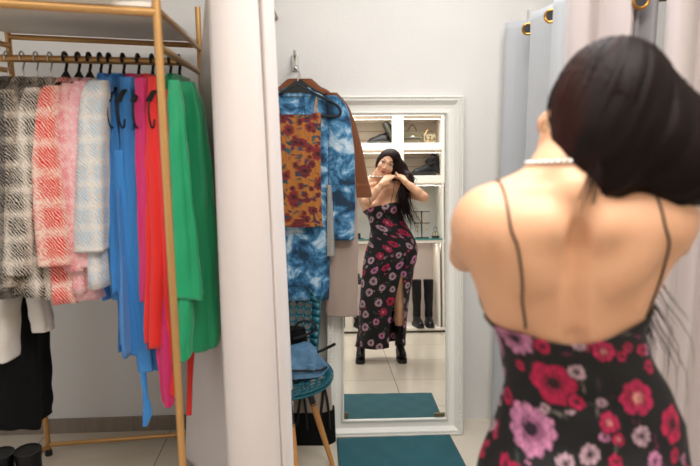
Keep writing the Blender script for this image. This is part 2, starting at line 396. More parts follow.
rc4 = empty('curtain', (1.3, 1.9, 0)); tag(rc4, 'pinkish fitting room curtain at the right edge of the view', 'curtain')
top = [(1.12, 1.93), (1.10, 1.88), (1.112, 1.84), (1.15, 1.835), (1.19, 1.87), (1.23, 1.84), (1.28, 1.87), (1.33, 1.84), (1.38, 1.88), (1.45, 1.85), (1.55, 1.87), (1.7, 1.84)]
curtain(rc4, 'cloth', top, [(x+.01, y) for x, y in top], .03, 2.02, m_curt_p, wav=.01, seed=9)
m_eye = mat('bronze_eyelet', '#a8793a', .3, .9); m_rail = mat('bronze_rail', '#8a6a45', .3, .8)
def torus(c, R, r, nrm, m, parent, name, seg=28):
    nrm = np.array(nrm, float); nrm /= np.linalg.norm(nrm); u = np.cross(nrm, (0, 0, 1)); u /= np.linalg.norm(u); w = np.cross(nrm, u)
    pts = [np.array(c)-np.array(parent.location)+R*(math.cos(a)*u+math.sin(a)*w) for a in np.linspace(0, 2*PI, seg, False)]
    return MB().tube(pts, r, 8, closed=True, up=nrm).build(name, m, parent)
def eyelet(px, py, Y, par, nrm):
    c = at(px, py, Y); o_ = torus(c, .021, .0055, nrm, m_eye, par, 'eyelet'); n_ = np.array(nrm, float); n_ /= np.linalg.norm(n_); u_ = np.cross(n_, (0, 0, 1)); w_ = np.cross(n_, u_)
    MB().lathe([(0, 0), (.019, 0), (.019, .003), (0, .003)], c-np.array(par.location), 18, rot=np.array([u_, w_, n_]).T).build('eyelet_dark_disc', m_black, par, False)  # solid black disc in place of the dark inside the ring
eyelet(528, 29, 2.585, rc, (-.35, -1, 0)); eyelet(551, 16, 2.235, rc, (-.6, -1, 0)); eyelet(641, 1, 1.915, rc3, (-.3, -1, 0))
r_ = empty('curtain_rail', (1.0, 2.2, 1.9)); tag(r_, 'bronze curtain rail curving round the fitting room at the right', 'curtain rail')
pts = spline([(.99, 2.83, 1.89), (.985, 2.6, 1.89), (.975, 2.3, 1.89), (1.0, 2.14, 1.89), (1.1, 2.06, 1.89), (1.35, 1.97, 1.89), (1.9, 1.88, 1.89)], 50)
MB().tube(pts-np.array([1.0, 2.2, 1.9]), .009, 10).build('rail', m_rail, r_)
MB().lathe([(.0, 0), (.028, 0), (.026, .008), (0, .01)], (-.01, .628, -.01), 18, rot=[[1, 0, 0], [0, 0, -1], [0, 1, 0]]).build('wall_flange', m_rail, r_)
lr = empty('curtain_rail', (-.2, 2.2, 2.0)); tag(lr, 'bronze curtain rail carrying the left fitting room curtain', 'curtain rail')
pts = spline([(-.16, 2.83, 1.96), (-.17, 2.4, 1.96), (-.19, 2.0, 1.96), (-.26, 1.86, 1.96), (-.40, 1.9, 1.96), (-.43, 2.1, 1.96)], 40)
MB().tube(pts-np.array([-.2, 2.2, 2.0]), .009, 10).build('rail', m_rail, lr)
# ---------------------------------------------------------------- shoe shelving seen in the mirror (behind the viewer)
SF, SB = -.15, FY
m_back = NT('grooved_back_panel'); tc = m_back.n('ShaderNodeTexCoord'); sx = m_back.n('ShaderNodeSeparateXYZ'); m_back.l(tc.outputs['Object'], sx.inputs[0])
fz = m_back.math('FRACT', m_back.math('MULTIPLY', sx.outputs[2], 11.0)); gr = m_back.math('LESS_THAN', fz, .07)
m_back.l(m_back.mix(gr, S('#e4d8ca'), S('#a8947e')), m_back.b.inputs['Base Color']); m_back.b.inputs['Roughness'].default_value = .6; m_back = m_back.m
m_shelf = mat('shelf_laminate', '#eae3d8', .45)
su = empty('display_shelving', (.6, SF, 0)); tag(su, 'white shoe and bag shelving along the wall facing the mirror', 'shelving')
def sbox(name, x0, x1, y0, y1, z0, z1, m=m_shelf, label=None):
    o = MB().box(((x0+x1)/2-.6, (y0+y1)/2-SF, (z0+z1)/2), (x1-x0, y1-y0, z1-z0)).build(name, m, su, False, bevel=.0015)
    if label: o['label'] = label
    return o
PITCHX = .475
sbox('back_panel', -.8, 1.95, SB+.001, SB+.02, 1.5, 2.33, m_back, 'grooved upper back panel'); sbox('back_panel', -.8, 1.95, SB+.001, SB+.02, .02, 1.5, mat('plain_back_panel', '#d9cdc6', .6))
for z0, z1 in ((.02, .045), (1.44, 1.515), (1.76, 1.83), (2.09, 2.33)): sbox('shelf_board', -.8, 1.95, SB+.02, SF, z0, z1)
for k_ in range(-2, 4):
    x = .16+k_*PITCHX
    if -.8 <= x <= 1.9:
        sbox('upright_panel', x, x+.11, SB+.02, SF-.002, 1.515, 1.76); sbox('upright_panel', x, x+.11, SB+.02, SF-.002, 1.83, 2.09)
for x in (-.8, .16, 1.105, 1.93): sbox('upright_panel', x, x+.02 if x != .16 else .235, SB+.02, SF-.003, .045, 1.44)
sbox('upright_panel', 1.065, 1.085, SB+.02, SF-.01, .045, .86)
sbox('shelf_board', .235, 1.105, SB+.02, SF, .865, .895)
sbox('shelf_board', -.78, .16, SB+.02, SF, .865, .895); sbox('shelf_board', 1.125, 1.93, SB+.02, SF, .865, .895)
sbox('shelf_board', -.78, .16, SB+.02, SF, .45, .47); sbox('shelf_board', .235, .30, SB+.02, SF, .45, .47)
gm = mat('green_glass_edge', '#2c8a86', .08); o_ = sbox('glass_top', .235, 1.105, SB+.02, SF+.008, .897, .907, gm, 'sheet of green edged glass')
sbox('base_plinth', -.8, 1.95, SB+.02, SF-.22, 0, .02, mat('shaded_plinth', '#4a3d31', .6))  # dark colour carries the recess shade below the bottom board
area('shelving_fill', (.6, .25, 2.62), (-.5, 0, 0), 1.4, .25, 5, (1, .97, .93))  # fill lamp added to brighten the shelving, no fitting of its own
m_led = mat('led_strip', '#ffe9d2', .5, emit=.3)
for z in (2.088, 1.758, 1.438): sbox('light_strip', -.75, 1.9, SF-.06, SF-.045, z-.006, z, m_led)
for x, p in ((.45, 2), (.95, 2), (0, 1.5)):
    for z in (2.075, 1.745): area('shelf_strip_glow', (x, SF-.1, z), (0, 0, 0), .4, .02, .2, (1, .86, .72))
    area('shelf_strip_glow', (x, SF-.1, 1.425), (0, 0, 0), .4, .02, .35, (1, .9, .82))
    area('shelf_strip_glow', (x, SF-.1, .855), (0, 0, 0), .4, .02, .7, (1, .9, .84))
m_leather = mat('black_leather', '#08080a', .42, spec=.3); m_sole = mat('black_rubber_sole', '#101012', .6); m_greysole = mat('pale_shoe_sole', '#4c483f', .6)
def rotz(a): c, s_ = math.cos(a), math.sin(a); return np.array([[c, -s_, 0], [s_, c, 0], [0, 0, 1]])
def shoe(name, loc, rz, label, cat='shoe', shaft=.0, tilt=(0, 0), sole=.03, L=.25, group=None, sm=None, heel=.0):
    """a shoe pointing along +x; shaft = height of the boot leg above the ankle"""
    e = empty(name, loc, rz); e.rotation_euler = (tilt[0], tilt[1], rz); tag(e, label, cat, group)
    up = MB(); rg = []
    for t in np.linspace(0, 1, 15):
        x = -L*.38+L*t; w = .036*(1-abs(t-.35)**2*.5)*(1-max(0, t-.78)**2*9)+.004; w *= 1-max(0, .1-t)*3
        h = interp(np.array([t]), [0, .25, .4, .6, .8, .97, 1], [[.075], [.085], [.078], [.055], [.043], [.025], [.01]])[0][0]
        ring = [(x, w*math.cos(a), sole+max(0, math.sin(a))*h+min(0, math.sin(a))*.003) for a in np.linspace(0, 2*PI, 20, False)]
        rg.append(ring)
    up.rings(rg)
    if shaft:
        rg = []
        for t in np.linspace(0, 1, 14):
            z = sole+.03+(shaft)*t; r = .036+.016*t+.004*math.sin(t*14)*(1-t); cx = -L*.18+.012*math.sin(t*3)
            rg.append([(cx+r*1.12*math.cos(a), r*math.sin(a), z) for a in np.linspace(0, 2*PI, 22, False)])
        rg.append([(cx+r*1.0*math.cos(a), r*.9*math.sin(a), z-.01) for a in np.linspace(0, 2*PI, 22, False)]); up.rings(rg)
        up.build('upper', m_leather, e, sub=1)
    else:
        up.build('upper', m_leather, e, sub=1)
        torus_pts = [(-L*.2+L*.17*math.cos(a), .026*math.sin(a), sole+.080-.018*math.cos(a)) for a in np.linspace(0, 2*PI, 22, False)]
        MB().tube(torus_pts, .006, 8, closed=True).build('collar', m_sole, e)
        lc_ = MB()
        for q in range(4): lc_.tube([(L*(.06+.07*q), -.022, sole+.058-.007*q), (L*(.06+.07*q), 0, sole+.074-.008*q), (L*(.06+.07*q), .022, sole+.058-.007*q)], .003, 6)
        lc_.build('laces', m_sole, e)
    sb_ = MB(); outl = [(-L*.4+L*1.04*t, (.038*(1-abs(t-.4)**2*.6)*(1-max(0, t-.8)**2*10)+.005)) for t in np.linspace(0, 1, 14)]
    ring = [(x, w) for x, w in outl]+[(x, -w) for x, w in outl[::-1]]
    sb_.rings([[(x, y, 0) for x, y in ring], [(x, y, sole) for x, y in ring]])
    sb_.build('sole', sm or m_sole, e, bevel=.002)
    return e
g1 = 'black chunky shoes on the top shelf'
shoe('shoe', (.535, -.28, 1.832), PI*1.02, 'black lace shoe lying flat on the top shelf left of its partner', group=None, sm=m_greysole, L=.21)
shoe('shoe', (.605, -.25, 1.918), PI*.93, 'black lace shoe leaning upright against its partner on the top shelf', tilt=(0, -1.12), sm=m_greysole, L=.21)
shoe('loafer', (.975, -.27, 1.517), PI*.97, 'chunky black loafer standing flat on the second shelf', sole=.04, L=.22)
shoe('loafer', (1.035, -.31, 1.607), .12, 'chunky black loafer propped heel up behind its partner on the second shelf', tilt=(0, .7), sole=.04, L=.22)
shoe('knee_boot', (.875, -.26, .046), 1.45, 'tall black knee boot on the bottom shelf, nearer the woman', 'boot', shaft=.40, L=.23)
shoe('knee_boot', (.99, -.27, .046), 1.6, 'tall black knee boot on the bottom shelf next to the divider', 'boot', shaft=.40, L=.23)
shoe('ankle_boot', (1.16, -.27, .046), 1.57, 'short black boot right of the divider on the bottom shelf', 'boot', shaft=.07, L=.23)
for x, y, z, rz, lb in ((.03, -.28, .046, 2.2, 'black shoe on the bottom shelf furthest left'), (.11, -.27, .046, 1.9, 'black shoe on the bottom shelf beside the left upright'),
                  (.30, -.25, .046, 1.4, 'black shoe on the bottom shelf right of the left upright'), (.275, -.28, .472, 1.3, 'black heeled shoe on the small middle shelf left of the dress')):
    shoe('shoe', (x, y, z), rz, lb, L=.22, shaft=.03)
# bags
m_tan = mat('olive_tan_leather', '#5c5236', .5, bump=.2); m_brass = mat('brass_fitting', '#c9a25a', .25, 1)
hb = empty('handbag', (.845, -.29, 1.831), .05); tag(hb, 'olive tan structured handbag with a raised handle on the top shelf', 'handbag')
b = MB(); b.rings([[(sx_*.085*(1-.14*t), sy_*.04*(1-.4*t), .125*t) for sx_, sy_ in ((-1, -1), (1, -1), (1, 1), (-1, 1))] for t in (0, .5, 1)]); b.build('body', m_tan, hb, False, bevel=.008)
b = MB(); b.rings([[(sx_*.084*(1-.12*t), .041+.004-.018*t*0, .055+.068*t) for sx_ in (-1, 1)]+[(sx_*.084*(1-.12*t), .036, .055+.068*t) for sx_ in (1, -1)] for t in (0, 1)]); b.build('flap', m_tan, hb, False)
MB().box((-.0, .047, .07), (.035, .006, .014)).build('clasp', m_chrome, hb, False, bevel=.002)
MB().tube([(-.05+.1*t, 0, .12+.075*math.sin(PI*t)) for t in np.linspace(0, 1, 16)], .005, 8).build('handle', m_tan, hb)
MB().box((.0, .046, .062), (.17, .003, .008)).build('strap', mat('grey_strap', '#6d6a60', .5), hb, False)
m_pat = NT('patterned_leather'); tc = m_pat.n('ShaderNodeTexCoord'); vo = m_pat.n('ShaderNodeTexVoronoi', i_Scale=55.0); m_pat.l(tc.outputs['Object'], vo.inputs[0])
m_pat.l(m_pat.mix(m_pat.math('GREATER_THAN', vo.outputs[0], .42), S('#1c1a17'), S('#a89878')), m_pat.b.inputs['Base Color']); m_pat = m_pat.m
pb = empty('handbag', (1.01, -.29, 1.831), -.1); tag(pb, 'small black and cream patterned handbag with chain handle on the top shelf', 'handbag')
b = MB(); b.rings([[(sx_*.06*(1-.05*t), sy_*.035, .10*t) for sx_, sy_ in ((-1, -1), (1, -1), (1, 1), (-1, 1))] for t in (0, 1)]); b.build('body', m_pat, pb, False, bevel=.006)
MB().tube([(-.045+.09*t, 0, .098+.05*math.sin(PI*t)) for t in np.linspace(0, 1, 14)], .004, 8).build('handle', m_brass, pb)
MB().box((0, .038, .05), (.02, .005, .02)).build('clasp', m_brass, pb, False, bevel=.002)
# jewellery stand and small things on the glass
js = empty('jewellery_stand', (.925, -.27, .908)); tag(js, 'black two tier jewellery stand hung with gold chains on the glass shelf', 'jewellery stand')
MB().box((0, 0, .006), (.13, .07, .012)).build('base', m_black, js, False, bevel=.003)
MB().tube([(0, 0, .01), (0, 0, .12), (0, 0, .27)], .0065, 10).build('post', m_black, js)
for z, w in ((.262, .082), (.15, .082)): MB().tube([(-w, 0, z), (0, 0, z), (w, 0, z)], .0045, 8).build('arm', m_black, js)
def chain(x, z, d, w=.012, nm='necklace', lb=''):
    e = empty(nm, (.925+x, -.27, .908+z)); tag(e, lb, 'necklace')
    MB().tube([(w*math.cos(a), .006*math.cos(a)+.0, -d/2+d/2*math.sin(a)) for a in np.linspace(0, 2*PI, 30, False)], .0018, 6, closed=True).build('chain', m_brass, e)
    MB().ball((0, 0, -d), (.006, .004, .008), 8, 6).build('pendant', m_brass, e)
chain(-.04, .264, .15, lb='gold necklace hanging on the left of the upper arm of the stand'); chain(.012, .264, .10, .008, lb='short gold necklace hanging next to the stand post')
chain(-.045, .152, .08, lb='gold necklace on the left of the lower arm'); chain(.045, .152, .06, .008, lb='thin short necklace on the right of the lower arm')
rs = empty('ring_display', (1.055, -.24, .908)); tag(rs, 'small gold display with round ring beside the jewellery stand', 'ring display')
MB().box((0, 0, .012), (.07, .05, .024)).build('base', m_black, rs, False, bevel=.003)
for x in (-.025, 0, .025): MB().tube([(x, .0, .02), (x, 0, .04), (x, 0, .06)], .004, 8).build('peg', m_brass, rs)
MB().tube([(.0+.016*math.cos(a), 0, .085+.026*math.sin(a)) for a in np.linspace(0, 2*PI, 20, False)], .003, 6, closed=True).build('ring', m_black, rs)
eb = empty('earring_stand', (.30, -.24, .908)); tag(eb, 'small black earring block on the glass shelf left of the dress', 'earring stand')
MB().box((0, 0, .03), (.05, .03, .055), taper=.8).build('block', m_black, eb, False, bevel=.003)
MB().box((0, .01, .004), (.11, .04, .008)).build('tray', m_black, eb, False)
eb = empty('hair_clip', (.70, -.19, 1.517)); tag(eb, 'small black bow hair clip on a stand at the edge of the second shelf', 'hair clip')
MB().box((0, 0, .068), (.07, .025, .045)).build('bow', m_black, eb, False, bevel=.006)
MB().tube([(.0, 0, .0), (-.018, 0, .01), (-.018, 0, .04), (0, 0, .055)], .004, 8).build('stand', m_black, eb)
for i_, x in enumerate((.74, .78, .83)):
    e = empty('perfume_vial', (x, -.24+.01*i_, .908)); tag(e, ('leftmost', 'middle', 'rightmost')[i_]+' of three tiny clear vials left of the jewellery stand', 'vial', 'tiny vials on the glass shelf')
    MB().lathe([(0, 0), (.007, 0), (.007, .02), (.003, .026), (0, .026)], (0, 0, 0), 10).build('bottle', m_chrome, e); MB().lathe([(0, .026), (.004, .026), (.004, .034), (0, .034)], (0, 0, 0), 8).build('cap', m_brass, e)
# ---------------------------------------------------------------- fabrics
def tweed(name, base, dark, tint, p=.078, q=.0135, amt=1., ph=0.):
    k = NT(name); tc = k.n('ShaderNodeTexCoord'); sp = k.n('ShaderNodeSeparateXYZ'); k.l(tc.outputs['Object'], sp.inputs[0])
    nz = k.n('ShaderNodeTexNoise', i_Scale=35.0, i_Detail=2.0); k.l(tc.outputs['Object'], nz.inputs[0])
    w = k.math('MULTIPLY', nz.outputs[0], .012)
    u = k.math('ADD', k.math('MULTIPLY_ADD', sp.outputs[1], .55, sp.outputs[0]), w); v = k.math('ADD', sp.outputs[2], w)
    def band(x, off): return k.math('SMOOTH_MIN', k.math('MULTIPLY', k.math('PINGPONG', k.math('ADD', x, 5+off), p/2), 4/p), 1., .2)
    lv = k.math('MULTIPLY', k.math('ADD', band(u, ph), band(v, .02)), .5)
    h = k.math('FRACT', k.math('DIVIDE', k.math('ADD', k.math('MULTIPLY', u, 1.25), k.math('ADD', v, 5)), q))
    st = k.math('LESS_THAN', h, k.math('MULTIPLY', lv, .68))
    f = k.math('MULTIPLY', st, k.math('MULTIPLY_ADD', lv, .9, .15))
    n2 = k.n('ShaderNodeTexNoise', i_Scale=170.0, i_Detail=3.0); k.l(tc.outputs['Object'], n2.inputs[0])
    fz = k.math('SMOOTH_MAX', k.math('MULTIPLY_ADD', n2.outputs[0], 5, -2.4), 0., .1)
    c = k.mix(k.math('MULTIPLY', f, amt), S(base), S(dark))
    n3 = k.n('ShaderNodeTexNoise', i_Scale=90.0, i_Detail=2.0); k.l(tc.outputs['Object'], n3.inputs[0])
    c = k.mix(k.math('MULTIPLY', k.math('GREATER_THAN', n3.outputs[0], .56), .55), c, S(tint))
    k.l(c, k.b.inputs['Base Color']); k.b.inputs['Roughness'].default_value = .9; k.b.inputs['Sheen Weight'].default_value = .2
    k.bump(n2.outputs[0], .5, .004); return k.m
m_tw_dark = tweed('dark_tweed', '#8d857c', '#1b1a1c', '#3a3836'); m_tw_bw = tweed('black_white_tweed', '#dfd4c8', '#0c0b0e', '#a89c8b')
m_tw_bw2 = tweed('black_white_tweed', '#c6b8a8', '#100f12', '#6a6258', ph=.03)
m_tw_red = tweed('red_white_tweed', '#ecd2c4', '#d3170f', '#dd6a58', p=.095, q=.0135); m_tw_pink = tweed('pink_tweed', '#e9b9ba', '#d4606c', '#e9cdc4', p=.06, q=.012, amt=.8)
m_tw_pale = tweed('pale_pink_tweed', '#ecb9bd', '#dd7d8e', '#f0d8d0', p=.05, q=.011, amt=.5)
m_tw_blue = tweed('pale_blue_tweed', '#e0dcd6', '#9db7cb', '#d2c1b4', p=.07, q=.013, amt=.85)
def satin(name, c, rough=.5): return cloth(name, c, None, rough, .35, .25)
m_blue = satin('cornflower_crepe', '#2f86d2'); m_mag = satin('magenta_crepe', '#cf1668'); m_red = satin('scarlet_crepe', '#e8160c')
m_green = satin('green_crepe', '#04a069'); m_cotw = satin('white_cotton', '#d6d0c8', .8); m_blk = mat('black_crepe', '#08090b', .85, spec=.2)
m_velvet = mat('black_velvet_hanger', '#08090b', .7)
# ---------------------------------------------------------------- hangers and garments
def zrow(px, py, Y): return at(px, py, Y)
def hanger(px, label, metal=False, loop=False, hw=.19, drop=.0, yaw=0.):
    R = rod(px); e = empty('clothes_hanger', R, yaw); tag(e, label, 'hanger')
    m = m_chrome if metal else m_velvet
    hk = [(0, .018*math.sin(a)*1., .004+.018*math.cos(a)) for a in np.linspace(-2.3, 1.9, 14)]
    hk = [(0, y, z) for _, y, z in hk][::-1]
    hk = hk[::-1]+[(0, .012, -.022), (0, .002, -.034), (0, 0, -.06-drop)] if False else [(0, -.016, -.006)]+[(0, .019*math.cos(a), .004+.019*math.sin(a)) for a in np.linspace(PI, -.5, 12)]+[(0, .008, -.024), (0, 0, -.035), (0, 0, -.062-drop)]
    MB().tube(spline(hk, 30), .0026 if metal else .0052, 8).build('hook', m, e)
    b = MB(); z0 = -.062-drop
    for s_ in (-1, 1):
        pts = spline([(0, 0, z0), (0, s_*hw*.35, z0-.022), (0, s_*hw*.8, z0-.055), (0, s_*hw, z0-.085)], 14)
        if loop: b.tube(spline([(0, s_*hw, z0-.085), (0, s_*(hw+.012), z0-.12), (0, s_*(hw-.004), z0-.16), (0, s_*(hw-.035), z0-.165), (0, s_*(hw-.05), z0-.14)], 14), .0032, 8)
        b.tube(pts, .0045 if not metal else .002, 8, ell=2.2 if not metal else 1)
    if not metal: b.rings([[(-.004, -.004, z0+.024), (.004, -.004, z0+.024), (.004, 0.004, z0+.024), (-.004, .004, z0+.024)], [(-.016, -.06, z0-.03), (.016, -.06, z0-.03), (.016, .05, z0-.03), (-.016, .05, z0-.03)]])
    if metal: b.tube([(0, -hw, z0-.085), (0, 0, z0-.087), (0, hw, z0-.085)], .002, 6)
    b.build('shoulder_bar', m, e); return e
def loft(parent, name, m, path, seg=28, seed=0, fold=.06, nf=3, n=46, flat=.6, hem=0., yaw=0, solid=.002, cap=False, twist=0.):
    """cloth tube; path rows: world x, y, z, half width in x, half depth in y"""
    P = spline(path, n); o = np.array(parent.location); rg = []; r = np.random.RandomState(seed); ph = r.uniform(0, 6.28, 4)
    for i, (x, y, z, hx, hy) in enumerate(P):
        t = i/(n-1); ring = []
        for k in range(seg):
            a = 2*PI*k/seg
            c, s_ = math.cos(a), math.sin(a)
            f = 1+fold*(t*.8+.2)*(math.sin(nf*a+ph[0]+1.5*math.sin(3*t+ph[1]))+.6*math.sin((nf+2)*a+ph[2]-2*t)) + .25*fold*math.sin(9*t*PI+ph[3]+2*a)
            px_ = hx*f*math.copysign(abs(c)**flat, c); py_ = hy*f*math.copysign(abs(s_)**flat, s_)
            ring.append((x+px_-o[0], y+py_-o[1], z-o[2]+(hem*math.sin(a*2+ph[2]) if t > .97 else 0)))
        rg.append(ring)
    return MB().rings(rg, cap=(1, 0) if cap else (0, 0)).build(name, m, parent, solid=solid, angle=80)
def pxpath(rows, Y, hy=None):
    out = []
    for r in rows:
        px, py, hw = r[:3]; yy = Y+(r[3] if len(r) > 3 else 0); p = at(px, py, yy); d = (p-np.array([0, 0, CAM_H]))@cf
        w = hw/F_PX*d; out.append((p[0], p[1], p[2], w, hy if hy else w*.85))
    return out
def jacket(px, m, label, sleeve, hem_py, hang_label, metal, cat='jacket', thick=.034, hw=.175, seed=0, bodyx=0., group='tweed jackets on the clothes rack', collar=True, btm=.0):
    hanger(px, hang_label, metal)
    R = rod(px); e = empty('tweed_jacket', R); tag(e, label, cat)
    zt = R[2]-.072; X, Y = R[0], R[1]; zh = at(px, hem_py, Y-hw*.9)[2]
    path = [(X, Y, zt, .020, .045), (X, Y, zt-.016, .028, .07), (X, Y, zt-.040, thick, hw*.66), (X, Y, zt-.075, thick*1.05, hw*.9), (X, Y, zt-.15, thick*1.15, hw), (X+bodyx*.5, Y, (zt+zh)/2, thick*1.2, hw), (X+bodyx, Y-.01, zh, thick*1.3, hw+.015)]
    loft(e, 'body', m, path, seed=seed, fold=.07)
    loft(e, 'sleeve', m, pxpath(sleeve, Y-hw-.015, None), seed=seed+7, fold=.06, cap=True)
    far = [(X+.0, Y+hw-.01, zt-.05, .03, .03), (X, Y+hw+.03, zt-.11, .045, .045), (X+.005, Y+hw+.04, zt-.3, .045, .045), (X+.005, Y+hw+.035, zt-.56, .04, .04)]
    loft(e, 'sleeve', m, far, seed=seed+9, cap=True)
    if collar: loft(e, 'collar', m, [(X, Y-.01, zt-.010, .026, .055), (X, Y-.005, zt+.004, .021, .045), (X, Y, zt+.010, .016, .038)], n=8, fold=.03)
    return e
jacket(7, m_tw_dark, 'dark grey tweed jacket, furthest left on the clothes rack', [(-6, 92, 7), (0, 112, 9), (2, 180, 10), (0, 290, 11)], 296, 'thin metal hanger under the dark grey jacket at the far left', True, seed=1)
jacket(22, m_tw_bw2, 'smaller looking black and beige tweed jacket half hidden second from the left', [(8, 90, 7), (12, 112, 9), (12, 170, 10), (8, 285, 11)], 292, 'thin metal hanger second from the left of the rail', True, seed=2)
jacket(36, m_tw_bw, 'black and cream tweed jacket with wide sleeve directly left of the red one', [(34, 88, 7), (31, 108, 10), (26, 160, 12), (21, 220, 14), (18, 273, 16)], 295, 'thin metal hanger third from the left of the rail', True, seed=3)
jacket(50, m_tw_bw, 'narrow strip of black and cream tweed jacket tucked behind the red sleeve', [(44, 90, 4), (43, 120, 5), (38, 200, 6), (36, 270, 5)], 296, 'thin metal hanger directly left of the black velvet hangers', True, seed=4, hw=.15)
jacket(65, m_tw_red, 'red and white checked tweed jacket', [(54, 86, 8), (49, 103, 11), (47, 150, 13), (52, 210, 15), (57, 264, 15)], 302, 'black velvet hanger of the red checked jacket', False, seed=5)
jacket(78, m_tw_pink, 'rose pink plaid tweed jacket next to the red checked one', [(70, 84, 7), (65, 102, 9), (64, 150, 9), (71, 210, 9), (76, 270, 9)], 291, 'black velvet hanger of the rose pink plaid jacket', False, seed=6, hw=.165)
jacket(89, m_tw_pale, 'pale pink tweed jacket left of the pale blue one', [(82, 82, 7), (77, 100, 9), (77, 150, 9), (83, 210, 9), (86, 266, 9)], 298, 'black velvet hanger of the pale pink jacket', False, seed=7, hw=.165)
jacket(100, m_tw_blue, 'pale blue and white tweed jacket beside the blue blouses', [(99, 81, 9), (95, 98, 13), (93, 150, 14), (92, 205, 15), (92, 250, 15)], 285, 'black velvet hanger of the pale blue jacket', False, seed=8)
def blouse(px, m, name, label, cat, strips, hang_label, length_py, seed=0, thick=.022, dy=0., tie=None, hwt=.10, hwb=.16, yaw=0, loop=True):
    hanger(px, hang_label, False, loop, hw=.19-dy*.9)
    R = rod(px); e = empty(name, R); tag(e, label, cat); X, Y = R[0], R[1]; zt = R[2]-.05; zh = at(px, length_py, Y-hwb)[2]
    body = loft(e, 'body', m, [(X, Y, zt, .018, hwt), (X, Y, zt-.05, .022, hwt+.015), (X+.005, Y, zt-.2, thick, (hwt+hwb)/2), (X+.005, Y, (zt+zh)/2, thick*1.1, hwb), (X, Y, zh, thick*1.3, hwb+.01)], seed=seed, fold=.24, nf=5, seg=48)
    for i, s_ in enumerate(strips): loft(e, 'sleeve' if i == 0 else 'drape', m, pxpath(s_, Y-hwt-.05-.012*i+dy, None), seed=seed+3+i, fold=.2, nf=4, seg=40, cap=False, hem=.006)
    if tie:
        P = pxpath(tie, Y-hwt-.08); loft(e, 'tie_belt', m, [(a, b_, c, d, .004) for a, b_, c, d, _ in P], seed=seed, fold=.2, seg=12, cap=True)
    return e
blouse(109, m_blue, 'blouse', 'cornflower blue blouse beside the pale blue tweed jacket', 'blouse',
       [[(108, 77, 4), (109, 100, 5), (113, 140, 6), (118, 200, 8), (126, 292, 10)], [(119, 150, 6), (124, 220, 7), (128, 290, 7), (129, 344, 7)]], 'black velvet hanger of the left blue blouse', 300, seed=11, hwt=.09, hwb=.13)
blouse(123, m_blue, 'long_blouse', 'long cornflower blue blouse with pointed hem and dangling tie', 'blouse',
       [[(127, 77, 6), (128, 110, 7), (130, 170, 7), (132, 250, 9), (136, 310, 10), (140, 352, 11)], [(134, 130, 3), (136, 220, 4), (142, 300, 7), (149, 370, 8)]], 'black velvet hanger of the long blue blouse with the tie', 352, seed=12,
       tie=[(141, 350, 4), (143, 372, 3), (145, 395, 2.5), (147, 412, 4), (145, 426, 2)])
blouse(138, m_mag, 'blouse', 'magenta pink dress between the blue and the red clothes', 'dress',
       [[(141, 78, 5), (142, 110, 6), (143, 170, 6), (146, 240, 6), (147, 300, 5)], [(158, 260, 3), (162, 300, 5), (166, 350, 7), (169, 404, 5)]], 'black velvet hanger of the magenta dress', 330, seed=13, dy=-.06, hwb=.10)
blouse(152, m_red, 'blouse', 'bright red blouse with wide sleeve left of the gold post', 'blouse',
       [[(153, 77, 4), (154, 110, 6), (156, 170, 8), (158, 250, 9), (158, 343, 11)], [(163, 90, 5), (165, 170, 6), (170, 300, 5), (172, 396, 3)]], 'black velvet hanger of the red blouse', 345, seed=14, dy=-.07)
blouse(170, m_green, 'blouse', 'emerald green blouse nearest the gold front post', 'blouse',
       [[(174, 80, 5), (176, 110, 8), (180, 180, 10), (184, 240, 12), (187, 297, 14)], [(183, 240, 5), (185, 300, 7), (184, 358, 6)]], 'black velvet hanger of the left green blouse', 320, seed=15, hwt=.09, hwb=.13, dy=-.13)
blouse(179, m_green, 'blouse', 'emerald green blouse at the right end of the rail', 'blouse',
       [[(186, 82, 8), (191, 110, 12), (196, 180, 14), (200, 260, 15), (203, 345, 15)]], 'black velvet hanger at the right end of the rail', 345, seed=16, thick=.03, hwt=.13, hwb=.19)
e = empty('dress', rod(182)+np.array([.012, 0, 0])); tag(e, 'red dress showing only its dangling strap below the green blouses', 'dress')
loft(e, 'body', m_red, [(rod(182)[0]+.012, 2.26, 1.60, .006, .05), (rod(182)[0]+.012, 2.26, 1.2, .008, .10), (rod(182)[0]+.01, 2.24, .93, .01, .10)], fold=.2)
P_ = pxpath([(192, 330, 3), (191, 350, 3.5), (190, 380, 2.5), (189, 415, 2.5)], 2.12); loft(e, 'tie_belt', m_red, [(a, b_, c, d, .004) for a, b_, c, d, _ in P_], seg=12, cap=True)
# white shirt and black skirt hanging low at the left
e = empty('white_shirt', at(12, 262, 2.16)); tag(e, 'white shirt hanging below the dark tweed jackets at the left edge', 'shirt')
loft(e, 'body', m_cotw, pxpath([(6, 200, 10), (9, 268, 16), (8, 310, 17), (6, 352, 18)], 2.17, .11), fold=.1, seed=21, nf=4)
loft(e, 'sleeve', m_cotw, pxpath([(30, 230, 7), (35, 280, 8), (40, 312, 10), (43, 330, 8)], 2.12, .03), fold=.12, seed=22)
e = empty('black_skirt', at(25, 290, 2.25)); tag(e, 'long black pleated skirt hanging behind the white shirt at the left', 'skirt')
loft(e, 'body', m_blk, pxpath([(24, 250, 13), (24, 300, 15), (20, 350, 22), (16, 395, 27), (14, 420, 28)], 2.24, .10), fold=.09, seed=23, nf=7, hem=.02, seg=60)
shoe('boot', (-1.13, 2.22, .0), -1.2, 'black boot on the floor under the rack at the left corner, nearer the post', 'boot', shaft=.17)
shoe('boot', (-1.23, 2.20, .0), -1.3, 'black boot on the floor under the rack, at the frame edge', 'boot', shaft=.17)
